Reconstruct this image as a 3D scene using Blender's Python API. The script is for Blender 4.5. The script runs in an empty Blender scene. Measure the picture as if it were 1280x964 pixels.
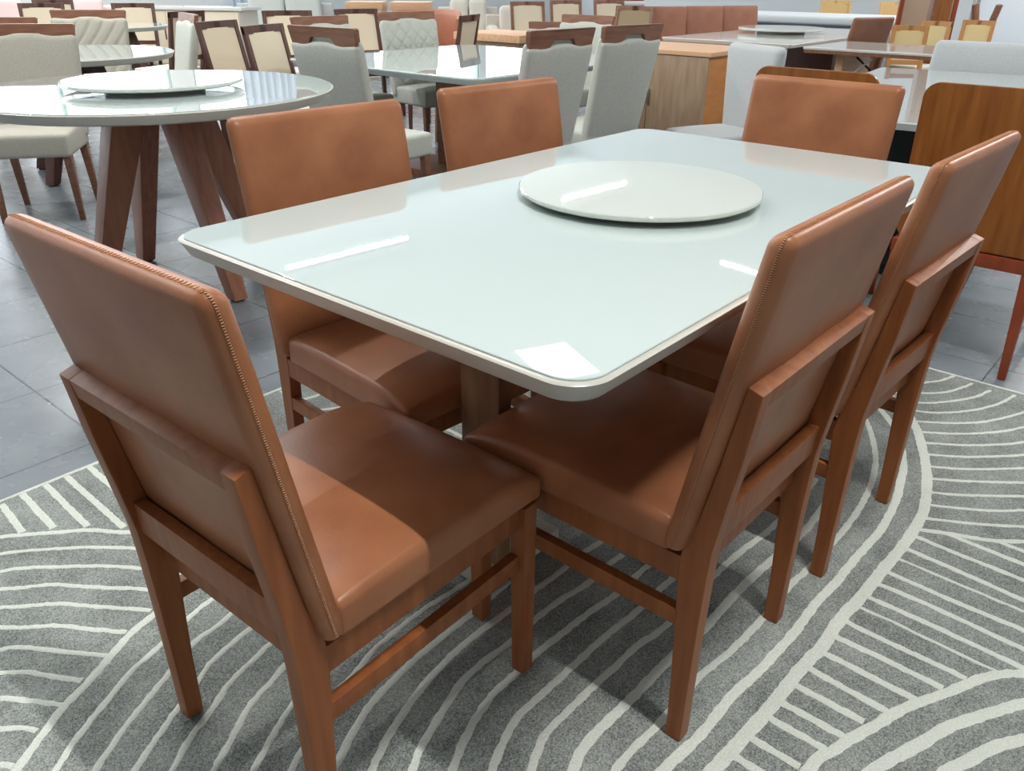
import bpy, bmesh, math, random
from mathutils import Vector, Matrix, noise as mnoise
random.seed(7)
SC = bpy.context.scene
COL = SC.collection
PI = math.pi
S = 0.95            # the measured drawing of the leather chair is in 1/0.95 m
FLOOR = -0.011      # floor level; the rug's pile top is z = 0

EXPOSURE = -0.33
WORLD = 5.0
TUBE = 60
UNSEEN_TUBES = [(-.98, -1.5, .9, 170), (.6, 2.6, 2.4, 110), (-2.2, 5.2, 2.4, 170), (1.4, 6.2, 2.4, 200), (4.2, -1.8, 2.4, 50), (7.0, -1.6, 2.4, 90), (9.8, -1.2, 2.4, 240), (13.5, -.5, 2.4, 280), (3.0, 10.5, 2.4, 220)]  # out of view; all but the first are added fill lamps
CH_L1 = (-.586, .181, 176); CH_L2 = (.084, .207, 174.7); CH_B = (.551, -.138, 90)
RUG_LINES = [
(0.018,[[-1.335,1.004],[-1.348,0.833]]),
(0.018,[[-1.28,1.025],[-1.289,0.786]]),
(0.018,[[-1.221,1.016],[-1.23,0.729]]),
(0.018,[[-1.166,1.015],[-1.172,0.658]]),
(0.018,[[-1.102,1.018],[-1.106,0.874],[-1.113,0.585]]),
(0.018,[[-1.035,1.023],[-1.038,0.862],[-1.052,0.551]]),
(0.018,[[-0.967,1.012],[-0.967,0.806],[-0.973,0.513]]),
(0.016,[[-3.121,1.538],[-2.91,1.474],[-2.7,1.409],[-2.491,1.341],[-2.283,1.269],[-2.077,1.192],[-1.873,1.109],[-1.673,1.017],[-1.479,0.914],[-1.391,0.859],[-1.351,0.826],[-1.285,0.768],[-1.232,0.721],[-1.17,0.636],[-1.055,0.545],[-0.881,0.489],[-0.659,0.47]]),
(0.0125,[[-3.077,1.586],[-2.874,1.5],[-2.672,1.414],[-2.471,1.325],[-2.27,1.235],[-2.071,1.142],[-1.874,1.044],[-1.679,0.942],[-1.488,0.833],[-1.416,0.788],[-1.364,0.748],[-1.275,0.665],[-1.195,0.569],[-1.113,0.443],[-1.034,0.362]]),
(0.0125,[[-2.996,1.706],[-2.81,1.589],[-2.624,1.472],[-2.438,1.354],[-2.252,1.237],[-2.066,1.119],[-1.881,1.001],[-1.695,0.882],[-1.51,0.763],[-1.441,0.719],[-1.402,0.693],[-1.342,0.632],[-1.271,0.556],[-1.222,0.487],[-1.157,0.383]]),
(0.0125,[[-3.174,1.267],[-2.96,1.215],[-2.747,1.16],[-2.535,1.101],[-2.325,1.037],[-2.116,0.966],[-1.911,0.887],[-1.711,0.796],[-1.518,0.69],[-1.464,0.654],[-1.441,0.631],[-1.379,0.581],[-1.348,0.538],[-1.306,0.481],[-1.248,0.407],[-1.219,0.342]]),
(0.0125,[[-3.083,1.467],[-2.884,1.373],[-2.686,1.277],[-2.489,1.179],[-2.293,1.079],[-2.099,0.975],[-1.908,0.866],[-1.72,0.751],[-1.538,0.628],[-1.487,0.589],[-1.445,0.549],[-1.397,0.505],[-1.352,0.441],[-1.272,0.33]]),
(0.0125,[[-3.048,1.498],[-2.854,1.395],[-2.66,1.29],[-2.468,1.183],[-2.278,1.073],[-2.091,0.957],[-1.907,0.836],[-1.728,0.708],[-1.557,0.569],[-1.511,0.525],[-1.48,0.488],[-1.43,0.441],[-1.395,0.387],[-1.336,0.302]]),
(0.0125,[[-2.431,2.007],[-2.348,1.803],[-2.261,1.601],[-2.169,1.401],[-2.071,1.204],[-1.965,1.012],[-1.848,0.825],[-1.718,0.648],[-1.571,0.484],[-1.536,0.455],[-1.518,0.446],[-1.484,0.402],[-1.439,0.332],[-1.395,0.27]]),
(0.0125,[[-2.951,1.539],[-2.776,1.405],[-2.603,1.27],[-2.43,1.134],[-2.258,0.996],[-2.087,0.857],[-1.919,0.715],[-1.754,0.57],[-1.592,0.421],[-1.559,0.389],[-1.522,0.348],[-1.491,0.294],[-1.457,0.241]]),
(0.0125,[[-3.12,1.255],[-2.922,1.158],[-2.726,1.059],[-2.531,0.957],[-2.338,0.851],[-2.149,0.739],[-1.964,0.62],[-1.785,0.492],[-1.615,0.351],[-1.584,0.32],[-1.551,0.275],[-1.511,0.212]]),
(0.0125,[[-3.07,1.299],[-2.888,1.176],[-2.706,1.052],[-2.524,0.928],[-2.344,0.802],[-2.165,0.674],[-1.988,0.543],[-1.814,0.409],[-1.643,0.271],[-1.611,0.244],[-1.583,0.216],[-1.565,0.179]]),
(0.0125,[[-3.322,0.764],[-3.107,0.718],[-2.892,0.668],[-2.679,0.613],[-2.468,0.551],[-2.26,0.481],[-2.056,0.399],[-1.858,0.302],[-1.671,0.186],[-1.641,0.161],[-1.622,0.137]]),
(0.018,[[-2.863,-1.221],[-2.723,-1.051],[-2.582,-0.882],[-2.439,-0.714],[-2.295,-0.549],[-2.148,-0.385],[-1.997,-0.224],[-1.842,-0.068],[-1.682,0.082],[-1.623,0.132],[-1.564,0.174],[-1.513,0.208],[-1.452,0.235],[-1.391,0.27],[-1.338,0.298],[-1.28,0.315],[-1.18,0.342],[-1.034,0.362],[-0.881,0.383]]),
(0.0135,[[-2.947,-1.145],[-2.786,-0.994],[-2.625,-0.844],[-2.463,-0.695],[-2.301,-0.547],[-2.138,-0.399],[-1.973,-0.253],[-1.807,-0.109],[-1.638,0.032],[-1.578,0.08],[-1.523,0.121],[-1.459,0.157],[-1.389,0.196],[-1.313,0.22],[-1.21,0.257],[-1.151,0.267],[-1.013,0.293]]),
(0.0135,[[-3.039,-1.01],[-2.859,-0.884],[-2.679,-0.758],[-2.498,-0.633],[-2.318,-0.507],[-2.137,-0.382],[-1.955,-0.257],[-1.773,-0.134],[-1.591,-0.011],[-1.534,0.027],[-1.464,0.072],[-1.406,0.103],[-1.341,0.135],[-1.259,0.176],[-1.203,0.181],[-1.145,0.197],[-0.992,0.226]]),
(0.0135,[[-2.936,-1.141],[-2.766,-1.002],[-2.595,-0.863],[-2.424,-0.725],[-2.252,-0.588],[-2.078,-0.452],[-1.903,-0.319],[-1.725,-0.189],[-1.545,-0.063],[-1.486,-0.024],[-1.428,0.01],[-1.375,0.041],[-1.301,0.08],[-1.262,0.101],[-1.212,0.113],[-1.148,0.124],[-1.01,0.14],[-0.787,0.151]]),
(0.0135,[[-2.939,-1.116],[-2.758,-0.991],[-2.577,-0.865],[-2.396,-0.74],[-2.216,-0.615],[-2.035,-0.489],[-1.855,-0.363],[-1.675,-0.236],[-1.495,-0.11],[-1.443,-0.073],[-1.4,-0.042],[-1.341,-0.014],[-1.274,0.022],[-1.215,0.039],[-1.144,0.056],[-1.01,0.08],[-0.792,0.087]]),
(0.0135,[[-2.822,-1.262],[-2.654,-1.12],[-2.485,-0.979],[-2.316,-0.839],[-2.146,-0.699],[-1.974,-0.562],[-1.801,-0.426],[-1.626,-0.293],[-1.448,-0.164],[-1.394,-0.127],[-1.341,-0.094],[-1.276,-0.054],[-1.222,-0.038],[-1.172,-0.02],[-1.064,0.01],[-0.797,0.024]]),
(0.0135,[[-2.821,-1.256],[-2.648,-1.121],[-2.474,-0.987],[-2.299,-0.853],[-2.123,-0.721],[-1.946,-0.59],[-1.767,-0.462],[-1.587,-0.336],[-1.403,-0.214],[-1.348,-0.18],[-1.293,-0.149],[-1.223,-0.115],[-1.099,-0.088],[-0.779,-0.039]]),
(0.0135,[[-2.833,-1.228],[-2.652,-1.103],[-2.47,-0.979],[-2.288,-0.855],[-2.105,-0.733],[-1.921,-0.612],[-1.736,-0.493],[-1.55,-0.376],[-1.362,-0.262],[-1.304,-0.229],[-1.271,-0.212],[-1.151,-0.154],[-1.112,-0.148],[-1.034,-0.125],[-0.978,-0.118],[-0.877,-0.114],[-0.807,-0.119],[-0.659,-0.132]]),
(0.0165,[[-2.728,-1.337],[-2.555,-1.202],[-2.38,-1.067],[-2.205,-0.935],[-2.028,-0.804],[-1.85,-0.675],[-1.669,-0.549],[-1.486,-0.427],[-1.299,-0.311],[-1.231,-0.273],[-1.171,-0.244],[-1.109,-0.223],[-1.012,-0.209],[-0.916,-0.204],[-0.79,-0.202],[-0.67,-0.193]]),
(0.0165,[[-2.503,-1.597],[-2.359,-1.431],[-2.212,-1.267],[-2.064,-1.104],[-1.913,-0.945],[-1.757,-0.789],[-1.597,-0.639],[-1.43,-0.495],[-1.254,-0.362],[-1.215,-0.338],[-1.157,-0.31],[-1.088,-0.286],[-0.999,-0.264],[-0.902,-0.253],[-0.823,-0.254],[-0.767,-0.257],[-0.669,-0.259],[-0.567,-0.263],[-0.502,-0.261],[-0.419,-0.27]]),
(0.0165,[[-2.658,-1.425],[-2.481,-1.295],[-2.303,-1.166],[-2.124,-1.038],[-1.945,-0.91],[-1.765,-0.784],[-1.583,-0.66],[-1.4,-0.538],[-1.214,-0.42],[-1.168,-0.392],[-1.13,-0.371],[-1.059,-0.346],[-0.979,-0.322],[-0.907,-0.316],[-0.834,-0.322],[-0.743,-0.319],[-0.652,-0.323],[-0.567,-0.336],[-0.502,-0.332],[-0.423,-0.339]]),
(0.0165,[[-2.632,-1.449],[-2.453,-1.32],[-2.274,-1.193],[-2.094,-1.066],[-1.913,-0.941],[-1.731,-0.819],[-1.546,-0.698],[-1.359,-0.582],[-1.17,-0.471],[-1.118,-0.443],[-1.063,-0.417],[-0.993,-0.395],[-0.941,-0.386],[-0.885,-0.386],[-0.816,-0.384],[-0.653,-0.394],[-0.566,-0.406],[-0.498,-0.406],[-0.421,-0.406],[-0.292,-0.416]]),
(0.0165,[[-2.572,-1.522],[-2.396,-1.389],[-2.22,-1.257],[-2.043,-1.126],[-1.865,-0.998],[-1.684,-0.872],[-1.501,-0.75],[-1.315,-0.633],[-1.124,-0.523],[-1.072,-0.496],[-1.019,-0.474],[-0.964,-0.458],[-0.912,-0.458],[-0.794,-0.46],[-0.671,-0.463],[-0.569,-0.472],[-0.499,-0.471],[-0.418,-0.474],[-0.209,-0.481]]),
(0.0165,[[-2.74,-1.187],[-2.533,-1.112],[-2.326,-1.036],[-2.12,-0.96],[-1.914,-0.884],[-1.707,-0.807],[-1.501,-0.73],[-1.296,-0.652],[-1.09,-0.573],[-1.032,-0.55],[-0.965,-0.523],[-0.908,-0.521],[-0.817,-0.522],[-0.731,-0.526],[-0.651,-0.529],[-0.572,-0.542],[-0.363,-0.542],[-0.243,-0.547],[-0.079,-0.564],[0.144,-0.561],[0.216,-0.558]]),
(0.021,[[-2.76,-1.023],[-2.544,-0.977],[-2.329,-0.931],[-2.115,-0.884],[-1.9,-0.836],[-1.685,-0.786],[-1.472,-0.735],[-1.258,-0.681],[-1.046,-0.624],[-0.983,-0.606],[-0.945,-0.594],[-0.875,-0.591],[-0.781,-0.596],[-0.646,-0.599],[-0.518,-0.609],[-0.366,-0.609],[-0.22,-0.618],[-0.064,-0.631],[0.025,-0.63],[0.158,-0.622],[0.303,-0.589],[0.452,-0.522]]),
(0.0165,[[-2.666,-1.241],[-2.464,-1.154],[-2.261,-1.069],[-2.057,-0.987],[-1.851,-0.909],[-1.644,-0.836],[-1.434,-0.77],[-1.221,-0.714],[-1.005,-0.67],[-0.935,-0.662],[-0.855,-0.663],[-0.775,-0.669],[-0.649,-0.668],[-0.539,-0.683],[-0.421,-0.69],[-0.255,-0.691],[-0.189,-0.698],[-0.038,-0.704],[0.046,-0.705],[0.18,-0.698],[0.316,-0.677],[0.441,-0.641],[0.565,-0.585],[0.647,-0.537],[0.727,-0.469]]),
(0.021,[[-2.698,-0.913],[-2.48,-0.878],[-2.263,-0.844],[-2.045,-0.812],[-1.827,-0.784],[-1.609,-0.759],[-1.39,-0.739],[-1.17,-0.726],[-0.95,-0.723],[-0.879,-0.725],[-0.819,-0.733],[-0.758,-0.739],[-0.684,-0.739],[-0.636,-0.74],[-0.566,-0.75],[-0.481,-0.756],[-0.401,-0.76],[-0.29,-0.759],[-0.192,-0.766],[-0.052,-0.769],[0.069,-0.776],[0.176,-0.77],[0.273,-0.758],[0.35,-0.741],[0.447,-0.719],[0.603,-0.656],[0.69,-0.597],[0.767,-0.531]]),
(0.028,[[-2.588,-1.261],[-2.381,-1.186],[-2.174,-1.114],[-1.965,-1.044],[-1.755,-0.979],[-1.543,-0.919],[-1.33,-0.867],[-1.114,-0.825],[-0.895,-0.796],[-0.82,-0.793],[-0.753,-0.799],[-0.679,-0.804],[-0.6,-0.809],[-0.533,-0.811],[-0.467,-0.814],[-0.406,-0.821],[-0.305,-0.819],[-0.192,-0.828],[-0.058,-0.833],[0.053,-0.839],[0.159,-0.839],[0.263,-0.83],[0.404,-0.795],[0.494,-0.765],[0.594,-0.725],[0.695,-0.678],[0.782,-0.622],[0.846,-0.561],[0.888,-0.503]]),
(0.012,[[0.925,-0.544],[1.04,-0.601],[1.093,-0.638],[1.174,-0.666]]),
(0.012,[[0.895,-0.545],[0.953,-0.62],[1.01,-0.675],[1.089,-0.711],[1.151,-0.729]]),
(0.012,[[0.849,-0.573],[0.875,-0.636],[0.935,-0.695],[1.039,-0.761],[1.135,-0.79]]),
(0.012,[[0.811,-0.605],[0.81,-0.65],[0.856,-0.717],[0.941,-0.785],[1.047,-0.836],[1.157,-0.863]]),
(0.012,[[0.733,-0.661],[0.799,-0.755],[0.87,-0.824],[0.949,-0.871],[1.031,-0.91],[1.159,-0.955],[1.37,-1.015],[1.585,-1.063],[1.801,-1.104],[2.018,-1.139],[2.236,-1.169],[2.455,-1.196],[2.673,-1.221],[2.892,-1.243]]),
(0.012,[[0.672,-0.694],[0.742,-0.791],[0.832,-0.875],[0.922,-0.932],[1.057,-0.996],[1.262,-1.076],[1.471,-1.145],[1.682,-1.205],[1.896,-1.259],[2.11,-1.308],[2.325,-1.354],[2.541,-1.397],[2.757,-1.437]]),
(0.012,[[0.613,-0.725],[0.684,-0.827],[0.766,-0.911],[0.82,-0.952],[0.929,-1.018],[1.125,-1.118],[1.325,-1.209],[1.529,-1.292],[1.735,-1.37],[1.942,-1.443],[2.151,-1.512],[2.36,-1.58],[2.57,-1.645]]),
(0.012,[[0.548,-0.751],[0.612,-0.845],[0.735,-0.969],[0.847,-1.053],[1.035,-1.168],[1.229,-1.27],[1.429,-1.362],[1.632,-1.447],[1.837,-1.526],[2.044,-1.601],[2.253,-1.672],[2.461,-1.741]]),
(0.012,[[0.482,-0.775],[0.54,-0.863],[0.654,-0.985],[0.745,-1.07],[0.911,-1.213],[1.082,-1.352],[1.256,-1.487],[1.432,-1.619],[1.61,-1.748],[1.789,-1.877],[1.968,-2.003],[2.149,-2.129]]),
(0.012,[[0.416,-0.794],[0.473,-0.88],[0.571,-1.002],[0.649,-1.085],[0.806,-1.239],[0.968,-1.388],[1.134,-1.533],[1.302,-1.674],[1.473,-1.813],[1.645,-1.951],[1.818,-2.087],[1.991,-2.222]]),
(0.012,[[0.342,-0.813],[0.399,-0.899],[0.497,-1.017],[0.577,-1.097],[0.739,-1.245],[0.908,-1.387],[1.081,-1.523],[1.256,-1.656],[1.434,-1.785],[1.614,-1.912],[1.794,-2.038],[1.976,-2.162]]),
(0.012,[[0.278,-0.826],[0.32,-0.9],[0.372,-0.978],[0.423,-1.031],[0.495,-1.111],[0.641,-1.276],[0.784,-1.442],[0.926,-1.61],[1.067,-1.779],[1.207,-1.949],[1.347,-2.119],[1.486,-2.29],[1.624,-2.461]]),
(0.012,[[0.207,-0.834],[0.263,-0.933],[0.342,-1.047],[0.407,-1.125],[0.554,-1.288],[0.708,-1.446],[0.865,-1.6],[1.026,-1.75],[1.188,-1.898],[1.353,-2.045],[1.518,-2.19],[1.685,-2.333]]),
(0.0155,[[0.146,-0.839],[0.18,-0.901],[0.208,-0.964],[0.231,-1.009],[0.274,-1.061],[0.342,-1.136]]),
(0.0155,[[0.182,-0.907],[0.177,-0.989],[0.175,-1.081],[0.168,-1.181]]),
(0.0155,[[0.232,-1.016],[0.23,-1.07],[0.228,-1.155]]),
(0.0155,[[0.118,-0.838],[0.113,-0.937],[0.111,-1.094],[0.112,-1.19]]),
(0.0155,[[0.051,-0.839],[0.044,-0.971],[0.034,-1.109],[0.029,-1.203]]),
(0.009,[[-0.002,-0.834],[-0.005,-0.984],[-0.007,-1.117],[-0.01,-1.209]]),
(0.0155,[[-0.069,-0.833],[-0.074,-0.986],[-0.072,-1.118],[-0.08,-1.22]]),
(0.0155,[[-0.128,-0.831],[-0.124,-0.937],[-0.129,-1.052],[-0.133,-1.142],[-0.136,-1.215]]),
(0.0155,[[-0.188,-0.829],[-0.187,-0.908],[-0.187,-0.986],[-0.192,-1.154],[-0.191,-1.175]]),
(0.009,[[-0.235,-0.822],[-0.232,-0.913],[-0.234,-0.932],[-0.239,-1.123]]),
(0.0155,[[-0.291,-0.824],[-0.3,-0.853],[-0.299,-1.082]]),
(0.017,[[-0.358,-0.817],[-0.356,-0.939],[-0.356,-1.052]]),
(0.017,[[-0.423,-0.815],[-0.42,-0.848],[-0.421,-1.019]]),
(0.017,[[-0.48,-0.813],[-0.485,-0.905],[-0.487,-0.99]]),
(0.017,[[-0.542,-0.812],[-0.54,-0.966]]),
(0.017,[[-0.6,-0.809],[-0.599,-0.948]]),
(0.017,[[-0.649,-0.805],[-0.649,-0.933]]),
(0.017,[[-0.715,-0.809],[-0.714,-0.909]]),
(0.017,[[-0.77,-0.8],[-0.771,-0.849],[-0.769,-0.907]]),
(0.022,[[-2.538,-1.109],[-2.321,-1.073],[-2.104,-1.04],[-1.886,-1.008],[-1.668,-0.979],[-1.449,-0.954],[-1.23,-0.934],[-1.011,-0.921],[-0.791,-0.917],[-0.705,-0.92],[-0.665,-0.925],[-0.645,-0.936],[-0.594,-0.952],[-0.54,-0.974],[-0.482,-0.993],[-0.425,-1.02],[-0.365,-1.053],[-0.299,-1.085],[-0.248,-1.116],[-0.209,-1.157],[-0.155,-1.232],[-0.04,-1.419],[0.065,-1.613],[0.161,-1.811],[0.251,-2.012],[0.336,-2.215],[0.417,-2.419],[0.496,-2.625],[0.572,-2.831]]),
(0.024,[[-2.465,-1.118],[-2.248,-1.082],[-2.031,-1.048],[-1.813,-1.019],[-1.594,-0.994],[-1.375,-0.976],[-1.155,-0.968],[-0.935,-0.971],[-0.716,-0.991],[-0.634,-1.006],[-0.589,-1.023],[-0.519,-1.053],[-0.447,-1.08],[-0.379,-1.12],[-0.293,-1.174],[-0.226,-1.23],[-0.072,-1.387],[0.072,-1.553],[0.207,-1.726],[0.336,-1.905],[0.46,-2.087],[0.58,-2.271],[0.696,-2.458],[0.811,-2.646]]),
(0.024,[[-2.388,-0.915],[-2.168,-0.92],[-1.948,-0.927],[-1.728,-0.937],[-1.509,-0.951],[-1.289,-0.97],[-1.071,-0.996],[-0.854,-1.031],[-0.639,-1.079],[-0.552,-1.105],[-0.499,-1.129],[-0.442,-1.155],[-0.386,-1.193],[-0.321,-1.246],[-0.161,-1.396],[-0.007,-1.554],[0.141,-1.716],[0.284,-1.883],[0.425,-2.052],[0.563,-2.224],[0.698,-2.397],[0.833,-2.571]]),
(0.014,[[-0.467,1.005],[-0.472,0.925],[-0.431,0.891],[-0.298,0.886]]),
(0.014,[[-0.542,0.871],[-0.517,0.855],[-0.434,0.777],[-0.295,0.725]]),
(0.014,[[-0.284,0.471],[-0.281,0.415],[-0.285,0.332]]),
]
# ------------------------------------------------------------------ materials
def lin(c):
    return tuple(((x/255)/12.92 if x/255 <= .04045 else ((x/255+.055)/1.055)**2.4) for x in c)

def mat(name, rgb, rough=.5, spec=.5, metal=0, coat=0, coat_rough=.03, bump=None, mottled=None, sheen=0, emit=None):
    """rgb 0..255 sRGB; bump=(scale,strength,dist); mottled=(scale, rgb2, lo, hi, stretch)"""
    m = bpy.data.materials.new(name); m.use_nodes = True
    nt = m.node_tree; b = nt.nodes['Principled BSDF']
    b.inputs['Base Color'].default_value = (*lin(rgb), 1)
    b.inputs['Roughness'].default_value = rough
    b.inputs['Specular IOR Level'].default_value = spec
    b.inputs['Metallic'].default_value = metal
    b.inputs['Coat Weight'].default_value = coat
    b.inputs['Coat Roughness'].default_value = coat_rough
    if sheen: b.inputs['Sheen Weight'].default_value = sheen
    if emit:
        b.inputs['Emission Color'].default_value = (*emit[0], 1); b.inputs['Emission Strength'].default_value = emit[1]
    tc = None
    if bump or mottled:
        tc = nt.nodes.new('ShaderNodeTexCoord')
    if mottled:
        sc, c2, lo, hi, st = mottled
        mp = nt.nodes.new('ShaderNodeMapping'); mp.inputs['Scale'].default_value = st
        nt.links.new(tc.outputs['Object'], mp.inputs['Vector'])
        n = nt.nodes.new('ShaderNodeTexNoise'); n.inputs['Scale'].default_value = sc; n.inputs['Detail'].default_value = 5
        nt.links.new(mp.outputs['Vector'], n.inputs['Vector'])
        r = nt.nodes.new('ShaderNodeValToRGB')
        r.color_ramp.elements[0].position = lo; r.color_ramp.elements[0].color = (*lin(rgb), 1)
        r.color_ramp.elements[1].position = hi; r.color_ramp.elements[1].color = (*lin(c2), 1)
        nt.links.new(n.outputs['Fac'], r.inputs['Fac']); nt.links.new(r.outputs['Color'], b.inputs['Base Color'])
    if bump:
        sc, stg, dist = bump[:3]
        n2 = nt.nodes.new('ShaderNodeTexNoise'); n2.inputs['Scale'].default_value = sc; n2.inputs['Detail'].default_value = 3
        nt.links.new(tc.outputs['Object'], n2.inputs['Vector'])
        bp = nt.nodes.new('ShaderNodeBump'); bp.inputs['Strength'].default_value = stg; bp.inputs['Distance'].default_value = dist
        nt.links.new(n2.outputs['Fac'], bp.inputs['Height']); nt.links.new(bp.outputs['Normal'], b.inputs['Normal'])
    return m

M = {}
M['leather'] = mat('leather', (168, 110, 75), .38, .40, bump=(260, .14, .002), mottled=(7, (147, 91, 59), .38, .68, (1, 1, 1)))
M['thread'] = mat('thread', (200, 146, 104), .7)
M['thread_hole'] = mat('thread_hole', (70, 36, 20), .8)
M['chair_wood'] = mat('chair_wood', (156, 94, 54), .42, .30, mottled=(9, (134, 76, 42), .35, .7, (6, 6, .5)))
M['white_lacquer'] = mat('white_lacquer', (196, 193, 184), .3, .5)
M['table_glass'] = mat('table_glass', (199, 211, 209), .015, .5, coat=.6, coat_rough=.0)
M['susan_white'] = mat('susan_white', (212, 217, 210), .02, .5, coat=.5, coat_rough=.0)
M['pedestal_wood'] = mat('pedestal_wood', (150, 112, 84), .5, mottled=(8, (128, 92, 66), .35, .7, (6, 6, .6)))
M['round_wood'] = mat('round_wood', (162, 110, 86), .38, mottled=(8, (140, 92, 72), .35, .7, (6, 6, .6)))
M['dark_wood'] = mat('dark_wood', (92, 56, 46), .42, mottled=(9, (74, 44, 36), .35, .7, (5, 5, .6)))
M['mid_wood'] = mat('mid_wood', (142, 98, 76), .42, mottled=(9, (120, 78, 58), .35, .7, (1, 6, 6)))
M['fabric_grey'] = mat('fabric_grey', (200, 202, 193), .9, .2, bump=(420, .35, .003), mottled=(160, (180, 182, 174), .35, .7, (1, 1, 1)), sheen=.15)
M['fabric_taupe'] = mat('fabric_taupe', (186, 182, 170), .9, .2, bump=(420, .3, .003), mottled=(160, (170, 166, 154), .35, .7, (1, 1, 1)), sheen=.15)
M['fabric_pale'] = mat('fabric_pale', (196, 199, 200), .9, .2, bump=(380, .3, .003), mottled=(140, (184, 187, 189), .35, .7, (1, 1, 1)), sheen=.15)
M['ply'] = mat('ply', (158, 98, 46), .35, .5, mottled=(5, (128, 74, 32), .3, .7, (9, 9, .55)))
M['red_wood'] = mat('red_wood', (150, 68, 38), .4, mottled=(8, (126, 54, 30), .35, .7, (6, 6, .6)))
M['olive_cane'] = mat('olive_cane', (158, 138, 106), .6)
M['honey_wood'] = mat('honey_wood', (196, 140, 84), .5)
M['cane_light'] = mat('cane_light', (230, 206, 152), .6)
M['cane'] = mat('cane', (226, 212, 188), .7, .3)
M['cane_yellow'] = mat('cane_yellow', (214, 178, 120), .6, .3)
M['cream_fabric'] = mat('cream_fabric', (214, 208, 198), .9, .2, bump=(300, .3, .003))
M['orange_leather'] = mat('orange_leather', (178, 118, 92), .45)
M['brown_leather_dark'] = mat('brown_leather_dark', (138, 92, 66), .45, bump=(260, .1, .002), mottled=(7, (122, 80, 56), .38, .68, (1, 1, 1)))
M['brown_leather_pink'] = mat('brown_leather_pink', (168, 112, 88), .5, bump=(260, .1, .002), mottled=(7, (156, 102, 78), .38, .68, (1, 1, 1)))
M['box_front'] = mat('box_front', (176, 150, 124), .45, mottled=(6, (156, 130, 106), .35, .7, (1, 5, .7)))
M['box_wood'] = mat('box_wood', (206, 140, 82), .45, mottled=(6, (192, 124, 68), .35, .7, (.6, 5, 5)))
M['box_top'] = mat('box_top', (226, 180, 142), .4)
M['light_wood'] = mat('light_wood', (222, 178, 140), .5, mottled=(6, (206, 160, 120), .35, .7, (.6, 5, 5)))
M['taupe_wood'] = mat('taupe_wood', (178, 152, 130), .5)
M['white_top'] = mat('white_top', (226, 224, 218), .12, .5, coat=.5)
M['black_metal'] = mat('black_metal', (24, 22, 24), .4)
M['steel'] = mat('steel', (170, 165, 160), .35, metal=.9)
M['black_board'] = mat('black_board', (16, 16, 18), .6)
M['mattress'] = mat('mattress', (222, 228, 232), .9, .2, bump=(60, .3, .004))
M['bed_grey'] = mat('bed_grey', (160, 170, 182), .9, .2, bump=(300, .3, .003))
M['seam_dark'] = mat('seam_dark', (96, 104, 116), .9)
M['curtain'] = mat('curtain', (200, 210, 226), .9, .2)
M['sofa_grey'] = mat('sofa_grey', (188, 192, 188), .9, .2, bump=(200, .3, .003))
M['pink_cushion'] = mat('pink_cushion', (226, 204, 202), .9, .2)
M['textile_red'] = mat('textile_red', (196, 70, 86), .9)
M['textile_blue'] = mat('textile_blue', (96, 120, 140), .9)
M['textile_white'] = mat('textile_white', (226, 224, 224), .9)
M['dark_blue'] = mat('dark_blue', (34, 40, 58), .8)
M['panel_white'] = mat('panel_white', (220, 226, 234), .5)
M['wall'] = mat('wall', (214, 216, 218), .8, bump=(30, .1, .002))
M['ceiling'] = mat('ceiling', (226, 232, 232), .85, bump=(20, .08, .002))
M['teal_frame'] = mat('teal_frame', (150, 178, 172), .5)
M['rubber'] = mat('rubber', (20, 18, 18), .8)
M['light_metal'] = mat('light_metal', (220, 220, 220), .4)
M['tube'] = mat('tube', (255, 255, 255), .5, emit=((1, .99, .96), 8))
M['led_panel'] = mat('led_panel', (255, 255, 255), .5, emit=((1, .99, .97), 9))

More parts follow.
